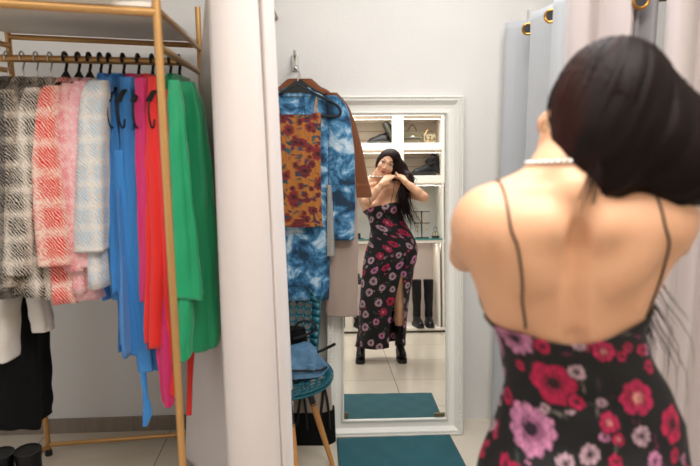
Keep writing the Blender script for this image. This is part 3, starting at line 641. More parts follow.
# ---------------------------------------------------------------- clothes on the wall hook
hk = empty('wall_hook', at(295, 62, 2.80)); tag(hk, 'small chrome wall hook holding the clothes left of the mirror', 'wall hook')
MB().box((0, .02, .0), (.03, .012, .07)).build('plate', m_chrome, hk, False, bevel=.003)
MB().tube(spline([(0, .01, .012), (0, -.035, .015), (0, -.05, .045)], 10), .006, 8).build('upper_prong', m_chrome, hk); MB().tube(spline([(0, .01, -.01), (0, -.05, -.02), (0, -.075, -.04), (0, -.085, -.02), (0, -.084, .0)], 14), .005, 8).build('lower_prong', m_chrome, hk)
YW_ = 2.66
def whanger(Y, label, ax=297, ay=84, ex=337, ey=104, thick=4.6):
    A = at(ax, ay, Y); Ee = at(ex, ey, Y); e = empty('clothes_hanger', A); tag(e, label, 'hanger'); w = Ee[0]-A[0]; d = A[2]-Ee[2]
    top = at(295, 70, Y)-A; MB().tube(spline([(top[0]-.014, .0, top[2]-.006), (top[0], 0, top[2]+.012), (top[0]+.014, 0, top[2]-.006), (.006, 0, top[2]-.03), (0, 0, .0)], 20), .003, 8).build('hook', m_chrome, e)
    for s_ in (-1, 1):
        pass
    pts = spline([(0, 0, 0), (w*.5, 0, -d*.55), (w*.95, 0, -d*1.0), (w*1.08, 0, -d*1.35), (w*1.0, 0, -d*1.62), (w*.5, 0, -d*1.60), (-w*.5, 0, -d*1.60), (-w, 0, -d*1.62), (-w*1.08, 0, -d*1.35), (-w*.95, 0, -d), (-w*.5, 0, -d*.55)], 60)
    MB().tube(pts, .0065, 8, closed=True, ell=1).build('shoulder_bar', m_velvet, e)
    MB().rings([[(-.006, -.004, .012), (.006, -.004, .012), (.006, .004, .012), (-.006, .004, .012)], [(-.07, -.006, -.035), (.07, -.006, -.035), (.07, .006, -.035), (-.07, .006, -.035)]]).build('neck', m_velvet, e, False)
whanger(2.585, 'black velvet hanger in front, carrying the tie dye dress and floral top'); whanger(2.70, 'black velvet hanger behind, carrying the brown jacket', 299, 82, 345, 104)
m_brown = cloth('brown_wool', '#7c4726', '#5f3419', .9, .1); m_beige = cloth('taupe_wool', '#a8958b', '#97857b', .85, .2)
k = NT('tie_dye'); tc = k.n('ShaderNodeTexCoord'); n1 = k.n('ShaderNodeTexNoise', i_Scale=14.0, i_Detail=7.0, i_Distortion=.5, i_Roughness=.62); k.l(tc.outputs['Object'], n1.inputs[0])
rmp = k.n('ShaderNodeValToRGB'); k.l(n1.outputs[0], rmp.inputs[0]); cr_ = rmp.color_ramp
for i_, (p_, c_) in enumerate(((.38, '#0d2c45'), (.46, '#1f587f'), (.53, '#4f86ad'), (.60, '#a3bccd'), (.72, '#d5dadd'))):
    el = cr_.elements[i_] if i_ < 2 else cr_.elements.new(p_); el.position = p_; el.color = (*S(c_), 1)
k.l(rmp.outputs[0], k.b.inputs['Base Color']); k.b.inputs['Roughness'].default_value = .8; m_dye = k.m
def flat(name, m, rows, Y, thick, parent=None, lab=None, cat=None, **kw):
    P = pxpath(rows, Y, thick)
    if parent is None:
        parent = empty(name, P[0][:3]); tag(parent, lab, cat); name = kw.pop('part', 'body')
    o = loft(parent, name, m, P, flat=kw.pop('flat', .75), **kw); return parent
d_ = flat('tie_dye_dress', m_dye, [(297, 90, 13), (297, 96, 26), (298, 104, 33), (299, 120, 32), (300, 180, 29), (302, 240, 27), (303, 299, 24)], 2.625, .032, None, 'blue and white tie dye long sleeved dress on the wall hook', 'dress', fold=.05, seed=31, seg=48)
flat('sleeve', m_dye, [(330, 96, 7), (337, 110, 11), (341, 150, 13), (342, 200, 13), (341, 239, 13)], 2.62, .035, d_, fold=.06, seed=32, cap=True)
flat('sleeve', m_dye, [(264, 96, 7), (258, 110, 11), (254, 150, 13), (253, 200, 13), (252, 239, 13)], 2.62, .035, d_, fold=.06, seed=33, cap=True)
flat('collar', m_dye, [(297, 97, 15), (297, 91, 15), (297, 88, 13)], 2.622, .036, d_, fold=.02, n=8)
MB().box(at(297, 100, 2.66)-at(297, 90, 2.625), (.014, .002, .02)).build('size_label', m_velvet, d_, False)
b_ = flat('brown_jacket', m_brown, [(300, 79, 12), (300, 86, 20), (301, 96, 32), (302, 120, 36), (301, 200, 30)], 2.735, .026, None, 'brown jacket hanging behind the tie dye dress', 'jacket', fold=.05, seed=34, seg=40)
flat('sleeve', m_brown, [(331, 93, 6), (338, 106, 10), (346, 130, 11), (354, 165, 11), (358, 190, 11)], 2.685, .03, b_, fold=.05, seed=35, cap=True)
flat('cuff', m_brown, [(357, 183, 12), (360, 194, 11.5), (360, 197, 11.0)], 2.683, .032, b_, fold=.02, n=8)
flat('trousers', m_beige, [(340, 150, 14), (341, 200, 16), (341, 250, 17), (342, 290, 16), (343, 315, 15.5)], 2.665, .025, None, 'taupe trousers hanging under the tie dye sleeve', 'trousers', part='leg', fold=.07, seed=36)
k = NT('grey_knit'); tc = k.n('ShaderNodeTexCoord'); wv = k.n('ShaderNodeTexWave', i_Scale=60.0, i_Distortion=2.0); k.l(tc.outputs['Object'], wv.inputs[0]); k.l(k.mix(wv.outputs[0], S('#4e5257'), S('#b6b4ae')), k.b.inputs['Base Color'])
flat('scarf', k.m, [(329, 185, 2.2), (330, 215, 2.8), (331, 256, 3.8)], 2.595, .010, None, 'thin grey knitted scarf end between the dress and the taupe trousers', 'scarf', part='strip', fold=.1)
# painted flower fabrics ---------------------------------------------------------
def flower(C, u, v, cu_, cv_, R, kind, seed):
    """paint one printed flower into colour rows C at coordinates u, v (metres)"""
    r = np.random.RandomState(seed); du = u-cu_; dv = v-cv_; rr = np.sqrt(du*du+dv*dv); sel = rr < R*1.25
    if not sel.any(): return
    du, dv, rr = du[sel], dv[sel], rr[sel]/R; th = np.arctan2(dv, du); c = C[sel]
    npet = {'pink': 11, 'pale': 9, 'crimson': 6, 'rose': 7, 'maroon': 9, 'dark': 8}[kind]; ph = r.uniform(0, 6)
    edge = .80+.17*np.abs(np.cos(npet*th/2+ph))+.05*np.sin(3*th+ph*2)
    pal = {'pink': ('#dd8fb8', '#a34684', '#2b1428'), 'pale': ('#d3aebb', '#8c6577', '#2f222b'), 'crimson': ('#cf1653', '#8a0f3c', '#2a0a18'),
           'rose': ('#cc1e59', '#6f0c31', '#e59a8e'), 'maroon': ('#7c1f22', '#4c1218', '#2c0b10'), 'dark': ('#5e1420', '#8f2b22', '#1f0a10')}[kind]
    A, B, D = S(pal[0]), S(pal[1]), S(pal[2])
    m = rr < edge; t = np.clip((rr/edge), 0, 1); vein = .5+.5*np.cos(npet*2*th+ph*3)
    w = np.clip(1-t*1.6, 0, 1)[:, None]*.8+.28*(vein*(1-t)*1.2)[:, None]+.35*(np.abs(np.cos(npet*th/2+ph)) < .16)[:, None]
    colr = A*(1-np.clip(w, 0, 1))+B*np.clip(w, 0, 1); colr = colr*(.9+.2*t[:, None])
    ring2 = (t > .42) & (t < .50); colr[ring2] = colr[ring2]*.75
    cen = rr < .27; colr[cen] = D
    dots = (rr < .42) & (rr > .24) & (np.cos(14*th) > .45); colr[dots] = D*.5+A*.5
    c[m] = colr[m]; C[sel] = c
def mottle(C, u, v, amt, seed):
    n_ = snoise(u*210, v*190, seed)*.5+snoise(u*420, v*450, seed+1)*.5
    C *= np.clip(1-amt*.5+amt*n_, .25, 1.3)[:, None]
def leaf(C, u, v, cu_, cv_, L, W, ang, colr):
    du = u-cu_; dv = v-cv_; a = (du*math.cos(ang)+dv*math.sin(ang))/L; b = (-du*math.sin(ang)+dv*math.cos(ang))/W
    m = (a*a+np.abs(b)*(1.1+.3*np.sin(a*9)) < 1) & (np.abs(a) < 1); C[m] = colr
# floral camisole in front of the dress
A0 = at(273, 113, 2.575); A1 = at(321, 113, 2.575); Zb = at(297, 226, 2.575)[2]; W_ = A1[0]-A0[0]; H_ = A0[2]-Zb
e = empty('floral_camisole', (A0+A1)/2); tag(e, 'mustard camisole with maroon and teal flowers hanging over the tie dye dress', 'camisole')
nu, nv = 110, 150; vs = []; U = []; V = []
for j in range(nv):
    for i in range(nu):
        a = 2*PI*i/nu; t = j/(nv-1); hw_ = W_/2*(1-.04*math.sin(t*3)); x = hw_*math.copysign(abs(math.cos(a))**.7, math.cos(a))
        fr_ = math.sin(a) < 0; neck = .022*max(0, 1-(x/(W_*.36))**2) if fr_ else .008
        y = -.016+.014*math.copysign(abs(math.sin(a))**.6, math.sin(a))+.003*math.sin(x*60+t*5)*t; z = -neck*(1-t)-H_*t
        vs.append((x, y, z)); U.append(x+(0 if fr_ else .5)); V.append(z)
fs = [(j*nu+i, j*nu+(i+1) % nu, (j+1)*nu+(i+1) % nu, (j+1)*nu+i) for j in range(nv-1) for i in range(nu)]
me = bpy.data.meshes.new('cami'); me.from_pydata(vs, [], fs); U = np.array(U); V = np.array(V)
C = np.tile(S('#ab6a27'), (len(U), 1)); rr_ = np.random.RandomState(5)
for i in range(260): leaf(C, U, V, rr_.uniform(-.12, .62), rr_.uniform(-.5, 0), rr_.uniform(.008, .018), rr_.uniform(.003, .006), rr_.uniform(0, 3.1), S(('#1d5157', '#22444e', '#6b2a4b', '#7a3020')[i % 4]))
for i in range(110): flower(C, U, V, rr_.uniform(-.12, .62), rr_.uniform(-.5, 0), rr_.uniform(.008, .014), ('maroon', 'dark')[i % 2], i)
for i in range(90): flower(C, U, V, rr_.uniform(-.12, .62), rr_.uniform(-.5, 0), rr_.uniform(.014, .026), ('maroon', 'dark')[i % 2], i+40)
for i in range(120): leaf(C, U, V, rr_.uniform(-.12, .62), rr_.uniform(-.5, 0), rr_.uniform(.010, .02), rr_.uniform(.004, .008), rr_.uniform(0, 3.1), S(('#1c4a52', '#243f45', '#4a2340')[i % 3]))
for i, (a, b) in enumerate(((.05, -.06), (-.06, -.02), (.085, -.17), (-.01, -.12), (-.08, -.14), (.03, -.24), (-.05, -.26), (.09, -.30), (-.02, -.35), (.06, -.41), (-.09, -.38), (.0, -.47))): flower(C, U, V, a, b, .020+.005*(i % 3), ('maroon', 'dark')[i % 2], i+9); flower(C, U, V, a+.5, b, .03, 'maroon', i)
mottle(C, U, V, .35, 2); setpaint(me, C); finish(me, 'body', attr_mat('floral_print_mustard', .8), e, True, angle=80)
for s_ in (-1, 1): MB().tube(spline([(s_*W_*.36, -.02, -.004), (s_*W_*.38, -.01, .03), (s_*W_*.41, .0, .062), (s_*W_*.42, .02, .05), (s_*W_*.40, .02, 0.)], 16), .0022, 6).build('strap', mat('orange_strap', '#c58a3e', .7), e)
# ---------------------------------------------------------------- chair with bags
m_teal = mat('teal_plastic', '#0a5361', .45); m_wood = mat('beech_leg', '#c28a4e', .5, noise=.15, scale=25)
ch = empty('chair', (-.155, 2.36, 0), 0); tag(ch, 'teal perforated plastic chair with wooden legs, half behind the left curtain', 'chair')
def perforated(fn, nu, nv, hole=.36):
    b = MB()
    for i in range(nu):
        for j in range(nv):
            sh = .0
            P = lambda a, c: fn((i+a)/nu, (j+c)/nv)
            out = [P(*q) for q in ((0, 0), (.5, 0), (1, 0), (1, .5), (1, 1), (.5, 1), (0, 1), (0, .5))]
            edge = i in (0, nu-1) or j in (0, nv-1)
            hh = .0 if edge else hole
            inn = [P(.5+hh*math.cos(a), .5+hh*math.sin(a)) for a in [(-3+2*q)*PI/4*1. for q in (0, .5, 1, 1.5, 2, 2.5, 3, 3.5)]] if hh else None
            if inn is None: b.add(out, [tuple(range(8))])
            else: b.add(out+inn, [(q, (q+1) % 8, 8+(q+1) % 8, 8+q) for q in range(8)])
    return b
def seatf(u, v):
    x = (u-.5)*2; y = (v-.5)*2; k_ = math.sqrt(max(1e-6, 1-.5*x*x*.98))*1.0; k2 = math.sqrt(max(1e-6, 1-.5*y*y*.98))
    X = x*k2*1.12; Y = y*k_*1.12; r = math.hypot(X, Y)
    return (X*.198, Y*.20, .432+.028*r**3-.006*(1-r))
def backf(u, v):
    a = (u-.5)*2; w = .15+.03*v-.05*max(0, v-.75)*4*abs(a)
    return (a*w, .185+.10*v-.055*a*a, .47+.30*v)
perforated(seatf, 13, 11, .41).build('seat', m_teal, ch, solid=.004); perforated(backf, 10, 10, .40).build('backrest', m_teal, ch, solid=.004)
MB().tube([(.216*math.cos(a), .218*math.sin(a), .458) for a in np.linspace(0, 2*PI, 40, False)], .007, 8, closed=True).build('rim', m_teal, ch)
MB().tube([(-.15, .17, .46), (-.16, .21, .56), (-.175, .245, .74), (-.10, .285, .785), (0, .295, .79), (.10, .285, .785), (.175, .245, .74), (.16, .21, .56), (.15, .17, .46)], .007, 8).build('back_rim', m_teal, ch)
for sx_, sy_ in ((1, 1), (1, -1), (-1, 1), (-1, -1)):
    an = math.atan2(sy_, sx_)-math.radians(25); a = np.array([.115*math.cos(an), .115*math.sin(an), .415]); b_ = np.array([.232*math.cos(an), .232*math.sin(an), 0.])
    MB().tube([a, a+(b_-a)*.26], [.013, .0145], 10).build('leg_socket', m_black, ch)
    MB().tube([a+(b_-a)*.24, a+(b_-a)*.6, b_], [.0145, .0125, .010], 10).build('leg', m_wood, ch)
MB().tube([(-.1, -.09, .405), (.1, .09, .405)], .007, 8).tube([(-.1, .09, .405), (.1, -.09, .405)], .007, 8).build('brace', m_black, ch)
k = NT('denim'); tc = k.n('ShaderNodeTexCoord'); n1 = k.n('ShaderNodeTexNoise', i_Scale=25.0, i_Detail=5.0); k.l(tc.outputs['Object'], n1.inputs[0]); k.l(k.mix(n1.outputs[0], S('#16324c'), S('#6d9cc0')), k.b.inputs['Base Color']); k.b.inputs['Roughness'].default_value = .8; m_denim = k.m
db = empty('denim_bag', (-.085, 2.42, .44)); tag(db, 'small blue denim bag slumped on the teal chair seat', 'bag')
rg = []
for t in np.linspace(0, 1, 16):
    w = .135*(1-.55*t**1.5); h = .062*(1-.4*t); rg.append([(w*math.copysign(abs(math.cos(a))**.7, math.cos(a))*(1+.05*math.sin(5*a+t*6)), h*math.copysign(abs(math.sin(a))**.7, math.sin(a))*(1+.1*math.sin(3*a+4*t)), .010+.115*t+.012*math.sin(2*a)*t) for a in np.linspace(0, 2*PI, 30, False)])
MB().rings(rg).build('body', m_denim, db); MB().tube([(-.10, -.062, .05), (0, -.072, .048), (.10, -.060, .042), (.125, -.02, .04)], .005, 8).build('zip', m_velvet, db)
MB().box((.06, -.062, .055), (.03, .012, .03)).build('tab', m_denim, db, False, bevel=.003)
hbk = empty('shoulder_bag', (-.12, 2.50, .50)); tag(hbk, 'black bag with stiff strap loops behind the denim bag on the teal chair', 'bag')
rg = [[((.10-.03*t)*math.cos(a), .035*math.sin(a), -.04+.16*t) for a in np.linspace(0, 2*PI, 24, False)] for t in np.linspace(0, 1, 8)]
MB().rings(rg).build('body', m_blk, hbk)
L = lambda px, py, Y: at(px, py, Y)-np.array([-.12, 2.50, .50])
MB().tube(spline([L(292, 330, 2.47), L(300, 322, 2.45), L(311, 322, 2.43), L(316, 328, 2.43), L(308, 334, 2.44), L(294, 339, 2.45)], 30), .0055, 8).build('strap', m_velvet, hbk)
MB().tube(spline([L(318, 352, 2.40), L(327, 348, 2.37), L(335, 344, 2.35)], 10), .006, 8).build('strap', m_velvet, hbk)
tg = empty('tote_bag', (-.05, 2.68, 0)); tag(tg, 'black and cream tote bag on the floor under the teal chair', 'bag')
def bagring(t, w, d, f=0): return [(w*math.copysign(abs(math.cos(a))**.5, math.cos(a)), d*math.copysign(abs(math.sin(a))**.5, math.sin(a))*(1+.1*math.sin(4*a+5*t)), t) for a in np.linspace(0, 2*PI, 28, False)]
MB().rings([bagring(z, .135-.03*z, .06-.05*z) for z in (.0, .04, .10, .16)]).build('lower_body', m_blk, tg)
MB().rings([bagring(z, .128-.05*z, .052-.03*z) for z in (.15, .22, .30, .36)]).build('upper_body', cloth('cream_canvas', '#b7a898', '#8f8172'), tg)
for x in (-.05, .055): MB().tube(spline([(x, -.06, .1), (x+.02, -.055, .25), (x+.015, -.05, .33), (x+.04, -.055, .22), (x+.05, -.06, .08)], 20), .006, 8).build('handle', m_velvet, tg)
# ---------------------------------------------------------------- the woman
A = np.array
class Grid:
    """signed distance field on a regular grid, turned into one closed surface (surface nets)"""
    def __init__(s, lo, hi, h):
        s.lo = A(lo, float); s.h = h; s.n = np.ceil((A(hi)-s.lo)/h).astype(int)+1
        s.ax = [s.lo[i]+h*np.arange(s.n[i]) for i in range(3)]; s.F = np.full(s.n, .25, np.float32)
    def apply(s, fn, lo, hi, op='u', k=.01):
        i0 = np.maximum(((A(lo)-s.lo)/s.h).astype(int)-1, 0); i1 = np.minimum(((A(hi)-s.lo)/s.h).astype(int)+2, s.n)
        if (i1 <= i0).any(): return
        X, Y, Z = (s.ax[q][i0[q]:i1[q]].astype(np.float32) for q in range(3))
        d = fn(X[:, None, None], Y[None, :, None], Z[None, None, :]); sl = tuple(slice(a, b) for a, b in zip(i0, i1)); f = s.F[sl]
        if op == 'u': h_ = np.clip(.5+.5*(f-d)/k, 0, 1); s.F[sl] = f*(1-h_)+d*h_-k*h_*(1-h_)
        else: d = -d; h_ = np.clip(.5-.5*(f-d)/k, 0, 1); s.F[sl] = f*(1-h_)+d*h_+k*h_*(1-h_)
    def cap(s, a, b, ra, rb, k=.01, op='u'):
        a = A(a, float); b = A(b, float); ab = b-a; L2 = ab@ab+1e-9; m = max(ra, rb)+k*1.5+.004
        def fn(X, Y, Z):
            t = np.clip(((X-a[0])*ab[0]+(Y-a[1])*ab[1]+(Z-a[2])*ab[2])/L2, 0, 1)
            return np.sqrt((X-a[0]-t*ab[0])**2+(Y-a[1]-t*ab[1])**2+(Z-a[2]-t*ab[2])**2)-(ra+(rb-ra)*t)
        s.apply(fn, np.minimum(a, b)-m, np.maximum(a, b)+m, op, k)
    def chain(s, P, R, k=.01):
        for i in range(len(P)-1): s.cap(P[i], P[i+1], R[i], R[i+1], k)
    def ell(s, c, r, k=.01, op='u', fr=None):
        c = A(c, float); r = A(r, float); M = np.eye(3) if fr is None else A(fr); m = r.max()+k*1.5+.004
        def fn(X, Y, Z):
            q = [(X-c[0])*M[i][0]+(Y-c[1])*M[i][1]+(Z-c[2])*M[i][2] for i in range(3)]
            k0 = np.sqrt(sum((q[i]/r[i])**2 for i in range(3)))+1e-6; k1 = np.sqrt(sum((q[i]/r[i]**2)**2 for i in range(3)))+1e-6
            return k0*(k0-1)/k1
        s.apply(fn, c-m, c+m, op, k)
    def column(s, rows, k=.03, p=2.3):
        """stacked ellipses; rows: z, cx, cy, a, b"""
        R = A(rows, float); R = R[np.argsort(R[:, 0])]
        def fn(X, Y, Z):
            z = Z.ravel(); cx, cy, a, b = (np.interp(z, R[:, 0], R[:, i]).astype(np.float32)[None, None, :] for i in range(1, 5))
            d = ((np.abs(X-cx)/a)**p+(np.abs(Y-cy)/b)**p)**(1/p)
            out = (d-1)*np.minimum(a, b)*.9; zz = np.maximum(R[0, 0]-Z, Z-R[-1, 0]); return np.maximum(out, zz)
        m = R[:, 3].max()+.06; s.apply(fn, (R[:, 1].min()-m, R[:, 2].min()-m, R[0, 0]-.05), (R[:, 1].max()+m, R[:, 2].max()+m, R[-1, 0]+.05), 'u', k)
    def sample(s, P):
        g = (P-s.lo)/s.h; i = np.clip(np.floor(g).astype(int), 0, s.n-2); f = g-i; o = 0
        for dx in (0, 1):
            for dy in (0, 1):
                for dz in (0, 1):
                    w = (f[..., 0] if dx else 1-f[..., 0])*(f[..., 1] if dy else 1-f[..., 1])*(f[..., 2] if dz else 1-f[..., 2]); o = o+w*s.F[i[..., 0]+dx, i[..., 1]+dy, i[..., 2]+dz]
        return o
    def mesh(s, name, smooth=2):
        F = s.F; S_ = F < 0; nx, ny, nz_ = F.shape; C8 = [(a, b, c) for a in (0, 1) for b in (0, 1) for c in (0, 1)]
        cnt = sum(S_[a:nx-1+a, b:ny-1+b, c:nz_-1+c].astype(np.int8) for a, b, c in C8); act = np.argwhere((cnt > 0) & (cnt < 8)); idx = np.full((nx-1, ny-1, nz_-1), -1, np.int32)
        idx[tuple(act.T)] = np.arange(len(act)); acc = np.zeros((len(act), 3)); num = np.zeros(len(act))
        for a in C8:
            for ax in range(3):
                if a[ax]: continue
                b = list(a); b[ax] = 1; f0 = F[tuple((act+a).T)]; f1 = F[tuple((act+b).T)]; m = (f0 < 0) != (f1 < 0)
                t = f0[m]/(f0[m]-f1[m]); p = np.tile(A(a, float), (m.sum(), 1)); p[:, ax] += t; acc[m] += p; num[m] += 1
        V = s.lo+s.h*(act+acc/num[:, None]); Q = []
        for ax in range(3):
            o1, o2 = [(1, 2), (2, 0), (0, 1)][ax]; sl0 = [slice(None)]*3; sl1 = [slice(None)]*3; sl0[ax] = slice(0, -1); sl1[ax] = slice(1, None)
            A0_ = S_[tuple(sl0)]; A1_ = S_[tuple(sl1)]; E_ = np.argwhere(A0_ != A1_); E_ = E_[(E_[:, o1] > 0) & (E_[:, o2] > 0) & (E_[:, o1] < F.shape[o1]-1) & (E_[:, o2] < F.shape[o2]-1)]
            ins = A0_[tuple(E_.T)]; q = []
            for d1, d2 in ((-1, -1), (0, -1), (0, 0), (-1, 0)): e_ = E_.copy(); e_[:, o1] += d1; e_[:, o2] += d2; q.append(idx[tuple(e_.T)])
            q = np.stack(q, 1); q[~ins] = q[~ins][:, ::-1]; Q.append(q)
        Q = np.concatenate(Q); Q = Q[(Q >= 0).all(1)]
        for _ in range(smooth):
            acc = np.zeros_like(V); num = np.zeros(len(V))
            for i in range(4):
                a, b = Q[:, i], Q[:, (i+1) % 4]; np.add.at(acc, a, V[b]); np.add.at(acc, b, V[a]); np.add.at(num, a, 1); np.add.at(num, b, 1)
            V = V*.4+.6*acc/np.maximum(num, 1)[:, None]
        me = bpy.data.meshes.new(name); me.vertices.add(len(V)); me.vertices.foreach_set('co', V.ravel())
        me.loops.add(Q.size); me.loops.foreach_set('vertex_index', Q.ravel().astype(np.int32)); me.polygons.add(len(Q)); me.polygons.foreach_set('loop_start', np.arange(0, Q.size, 4, dtype=np.int32)); me.polygons.foreach_set('loop_total', np.full(len(Q), 4, np.int32)); me.update(calc_edges=True); me.validate()
        return me, V
def unit(v): v = A(v, float); return v/np.linalg.norm(v)
# pose -----------------------------------------------------------------
HC = A([.482, 1.03, 1.492])                                # head centre
HF = unit([-.10, 1, -.04]); HU = unit([math.sin(.40), .05, math.cos(.40)]); HU = unit(HU-HF*(HU@HF)); HR = np.cross(HF, HU)
def hd(r, f, u): return HC+HR*r+HF*f+HU*u
FRM = [HR, HF, HU]
TORSO = [(.60, .468, 1.05, .165, .100), (.70, .484, 1.045, .188, .112), (.76, .500, 1.04, .194, .116), (.84, .512, 1.04, .190, .112), (.92, .516, 1.04, .168, .098), (.99, .505, 1.04, .143, .088), (1.06, .478, 1.035, .127, .088),
         (1.13, .453, 1.03, .127, .094), (1.19, .439, 1.02, .136, .094), (1.25, .426, 1.01, .146, .088), (1.30, .418, 1.0, .148, .072), (1.335, .418, .99, .120, .052), (1.36, .42, .985, .075, .035)]
SHL, ELL_, WRL = A([.287, .985, 1.305]), A([.318, 1.225, 1.205]), A([.425, 1.205, 1.325])
SHR, ELR, WRR = A([.585, .985, 1.312]), A([.742, 1.185, 1.235]), A([.612, 1.140, 1.352])
def torso(g, k=.03):
    g.column(TORSO, k)
    for x in (.378, .497): g.ell((x, 1.105, 1.155), (.058, .048, .055), .03)
    for x in (.42, .55): g.ell((x, .965, .80), (.085, .075, .085), .04)
g = Grid((.14, .84, -.01), (.84, 1.42, 1.64), .0045)
torso(g)
# shoulders, arms
for Sx, El, Wr, sd in ((SHL, ELL_, WRL, -1), (SHR, ELR, WRR, 1)):
    g.ell(Sx+A([sd*.002, -.005, .0]), (.052, .058, .058), .03); g.chain([Sx, Sx+(El-Sx)*.35, Sx+(El-Sx)*.7, El], [.048, .043, .038, .034], .02)
    g.chain([El, El+(Wr-El)*.3, El+(Wr-El)*.7, Wr], [.033, .036, .028, .021], .012)
    g.cap((.42+sd*.03, .985, 1.385), Sx+A([-sd*.01, -.005, .03]), .034, .036, .03)      # trapezius
    g.cap((.42+sd*.05, .95, 1.31), Sx+A([0, -.02, .01]), .045, .045, .03)
    g.cap(Sx+A([-sd*.01, -.01, -.02]), (.436+sd*.100, .99, 1.17), .05, .045, .03)       # side of the chest
    g.cap((.42+sd*.02, 1.06, 1.345), Sx+A([-sd*.03, .03, .02]), .014, .013, .02)      # collar bone
# shoulder blades and spine
g.ell((.345, .930, 1.262), (.040, .020, .064), .022, fr=[unit([1, .1, .35]), unit([-.1, 1, 0]), unit([-.35, 0, 1])])
g.ell((.510, .928, 1.258), (.040, .020, .064), .022, fr=[unit([1, -.1, -.45]), unit([.1, 1, 0]), unit([.45, 0, 1])])
for a, b in ((A([.418, .928, 1.340]), A([.420, .912, 1.24])), (A([.420, .912, 1.24]), A([.434, .926, 1.12])), (A([.434, .926, 1.12]), A([.47, .945, .98]))): g.cap(a+A([0, .004, 0]), b+A([0, .004, 0]), .019, .019, .011, 'd')
# neck, head
g.chain([A([.42, .985, 1.345]), A([.428, 1.0, 1.40]), hd(0, -.012, -.055)], [.060, .050, .052], .03)
g.ell((.421, .935, 1.372), (.022, .018, .02), .03)
g.ell(hd(0, -.012, .028), (.070, .090, .084), .01, fr=FRM)
g.ell(hd(0, .030, -.035), (.055, .062, .072), .03, fr=FRM)
g.ell(hd(0, .070, -.098), (.017, .015, .014), .03, fr=FRM)
g.cap(hd(-.048, .01, -.065), hd(-.012, .068, -.098), .018, .014, .02); g.cap(hd(.048, .01, -.065), hd(.012, .068, -.098), .018, .014, .02)
for s_ in (-1, 1):
    g.ell(hd(s_*.036, .070, -.030), (.022, .016, .020), .02, fr=FRM)                        # cheek
    g.cap(hd(s_*.012, .087, .022), hd(s_*.045, .074, .020), .006, .005, .014)             # brow
    g.ell(hd(s_*.030, .094, .003), (.016, .010, .011), .010, 'd', fr=FRM)                   # socket
    g.ell(hd(s_*.074, -.010, -.012), (.007, .017, .030), .006, fr=FRM); g.ell(hd(s_*.083, -.004, -.010), (.004, .010, .017), .004, 'd', fr=FRM)
    g.ell(hd(s_*.011, .097, -.036), (.008, .010, .007), .008, fr=FRM)
g.chain([hd(0, .086, .012), hd(0, .100, -.018), hd(0, .109, -.033)], [.006, .007, .009], .008)
g.cap(hd(-.018, .082, -.063), hd(.018, .082, -.063), .008, .008, .01)
g.cap(hd(-.016, .094, -.061), hd(.016, .094, -.061), .0022, .0022, .004, 'd')
# hands at the right ear
def hand(W, K, N, side, curl, reach, thumb_to, k=.004):
    """W wrist, K knuckle centre, N back-of-hand normal, side = direction from little finger to index"""
    W, K = A(W), A(K); d = unit(K-W); N = unit(A(N)-d*(A(N)@d)); sd = unit(np.cross(d, N))*side; g.cap(W, W+(K-W)*.4, .021, .020, .012)
    for i in range(4):
        kk = K+sd*(.0285-.019*i)-N*.002*abs(i-1.2); g.cap(W+sd*(.012-.008*i)+d*.012, kk, .0135, .0105, .012)
        L = reach*(.92, 1., .95, .76)[i]; p = kk; ang = curl[0]; dirv = d
        for j, (fr_, r0, r1) in enumerate(((.44, .0092, .0086), (.31, .0086, .008), (.25, .008, .0066))):
            ang = curl[j]+.07*i; dirv = unit(dirv*math.cos(ang)-N*math.sin(ang)*1.); N2 = unit(N-dirv*(N@dirv)); N = N2 if j < 2 else N; q = p+dirv*L*fr_; g.cap(p, q, r0, r1, .003); p = q
        N = unit(A(N0)-d*(A(N0)@d)) if (N0 := (K*0+A(NN))) is not None else N
    t0 = W+sd*.018+d*.02; t1 = t0+unit(unit(A(thumb_to)-t0)+sd*.5)*.034; g.chain([t0, t1, t1+unit(A(thumb_to)-t1)*.030, t1+unit(A(thumb_to)-t1)*.052], [.0135, .0115, .0095, .0075], .004)
NN = (-.25, .75, .55); hand(WRL, A([.483, 1.165, 1.388]), NN, -1, (.25, .55, .35), .078, A([.515, 1.12, 1.365]))
NN = (.45, .65, .45); hand(WRR, A([.588, 1.085, 1.405]), NN, 1, (.45, .6, .3), .076, A([.545, 1.10, 1.43]))
# legs
HIPR, KNR, ANR = A([.540, 1.045, .74]), A([.570, 1.075, .42]), A([.572, 1.035, .115])
HIPL, KNL, ANL = A([.405, 1.045, .74]), A([.335, 1.080, .42]), A([.268, 1.035, .115])
for H_, K_, N_ in ((HIPR, KNR, ANR), (HIPL, KNL, ANL)):
    g.chain([H_, H_+(K_-H_)*.5, K_], [.078, .062, .044], .03); g.chain([K_, K_+(N_-K_)*.3+A([0, -.012, 0]), K_+(N_-K_)*.7, N_], [.042, .046, .033, .025], .02)
woman = empty('person', (.46, 1.04, 0)); tag(woman, 'woman in a black floral strapless dress, back to us, fixing her earring at the mirror', 'person')
WO = A([.46, 1.04, 0])
me, V = g.mesh('body_surface', 2)
k = NT('skin'); at_ = k.n('ShaderNodeAttribute', attribute_name='paint'); k.l(at_.outputs['Color'], k.b.inputs['Base Color']); k.b.inputs['Roughness'].default_value = .48; k.b.inputs['Subsurface Weight'].default_value = .12; k.b.inputs['Subsurface Radius'].default_value = (1, .35, .2); k.b.inputs['Subsurface Scale'].default_value = .012; m_skin = k.m
C = np.tile(S('#dfaa86'), (len(V), 1)); q = V-HC; hr, hf, hu = q@HR, q@HF, q@HU
def blend(mask, c): global C; mask = np.clip(mask, 0, 1)[:, None]; C = C*(1-mask)+S(c)*mask
face = (hf > .05) & (np.abs(hr) < .06) & (np.abs(hu) < .12)
lip = 1.4-((hr/.021)**2+((hu+.0625)/.0095)**2); blend(np.where(face & (hf > .075), lip, 0), '#b4464e')
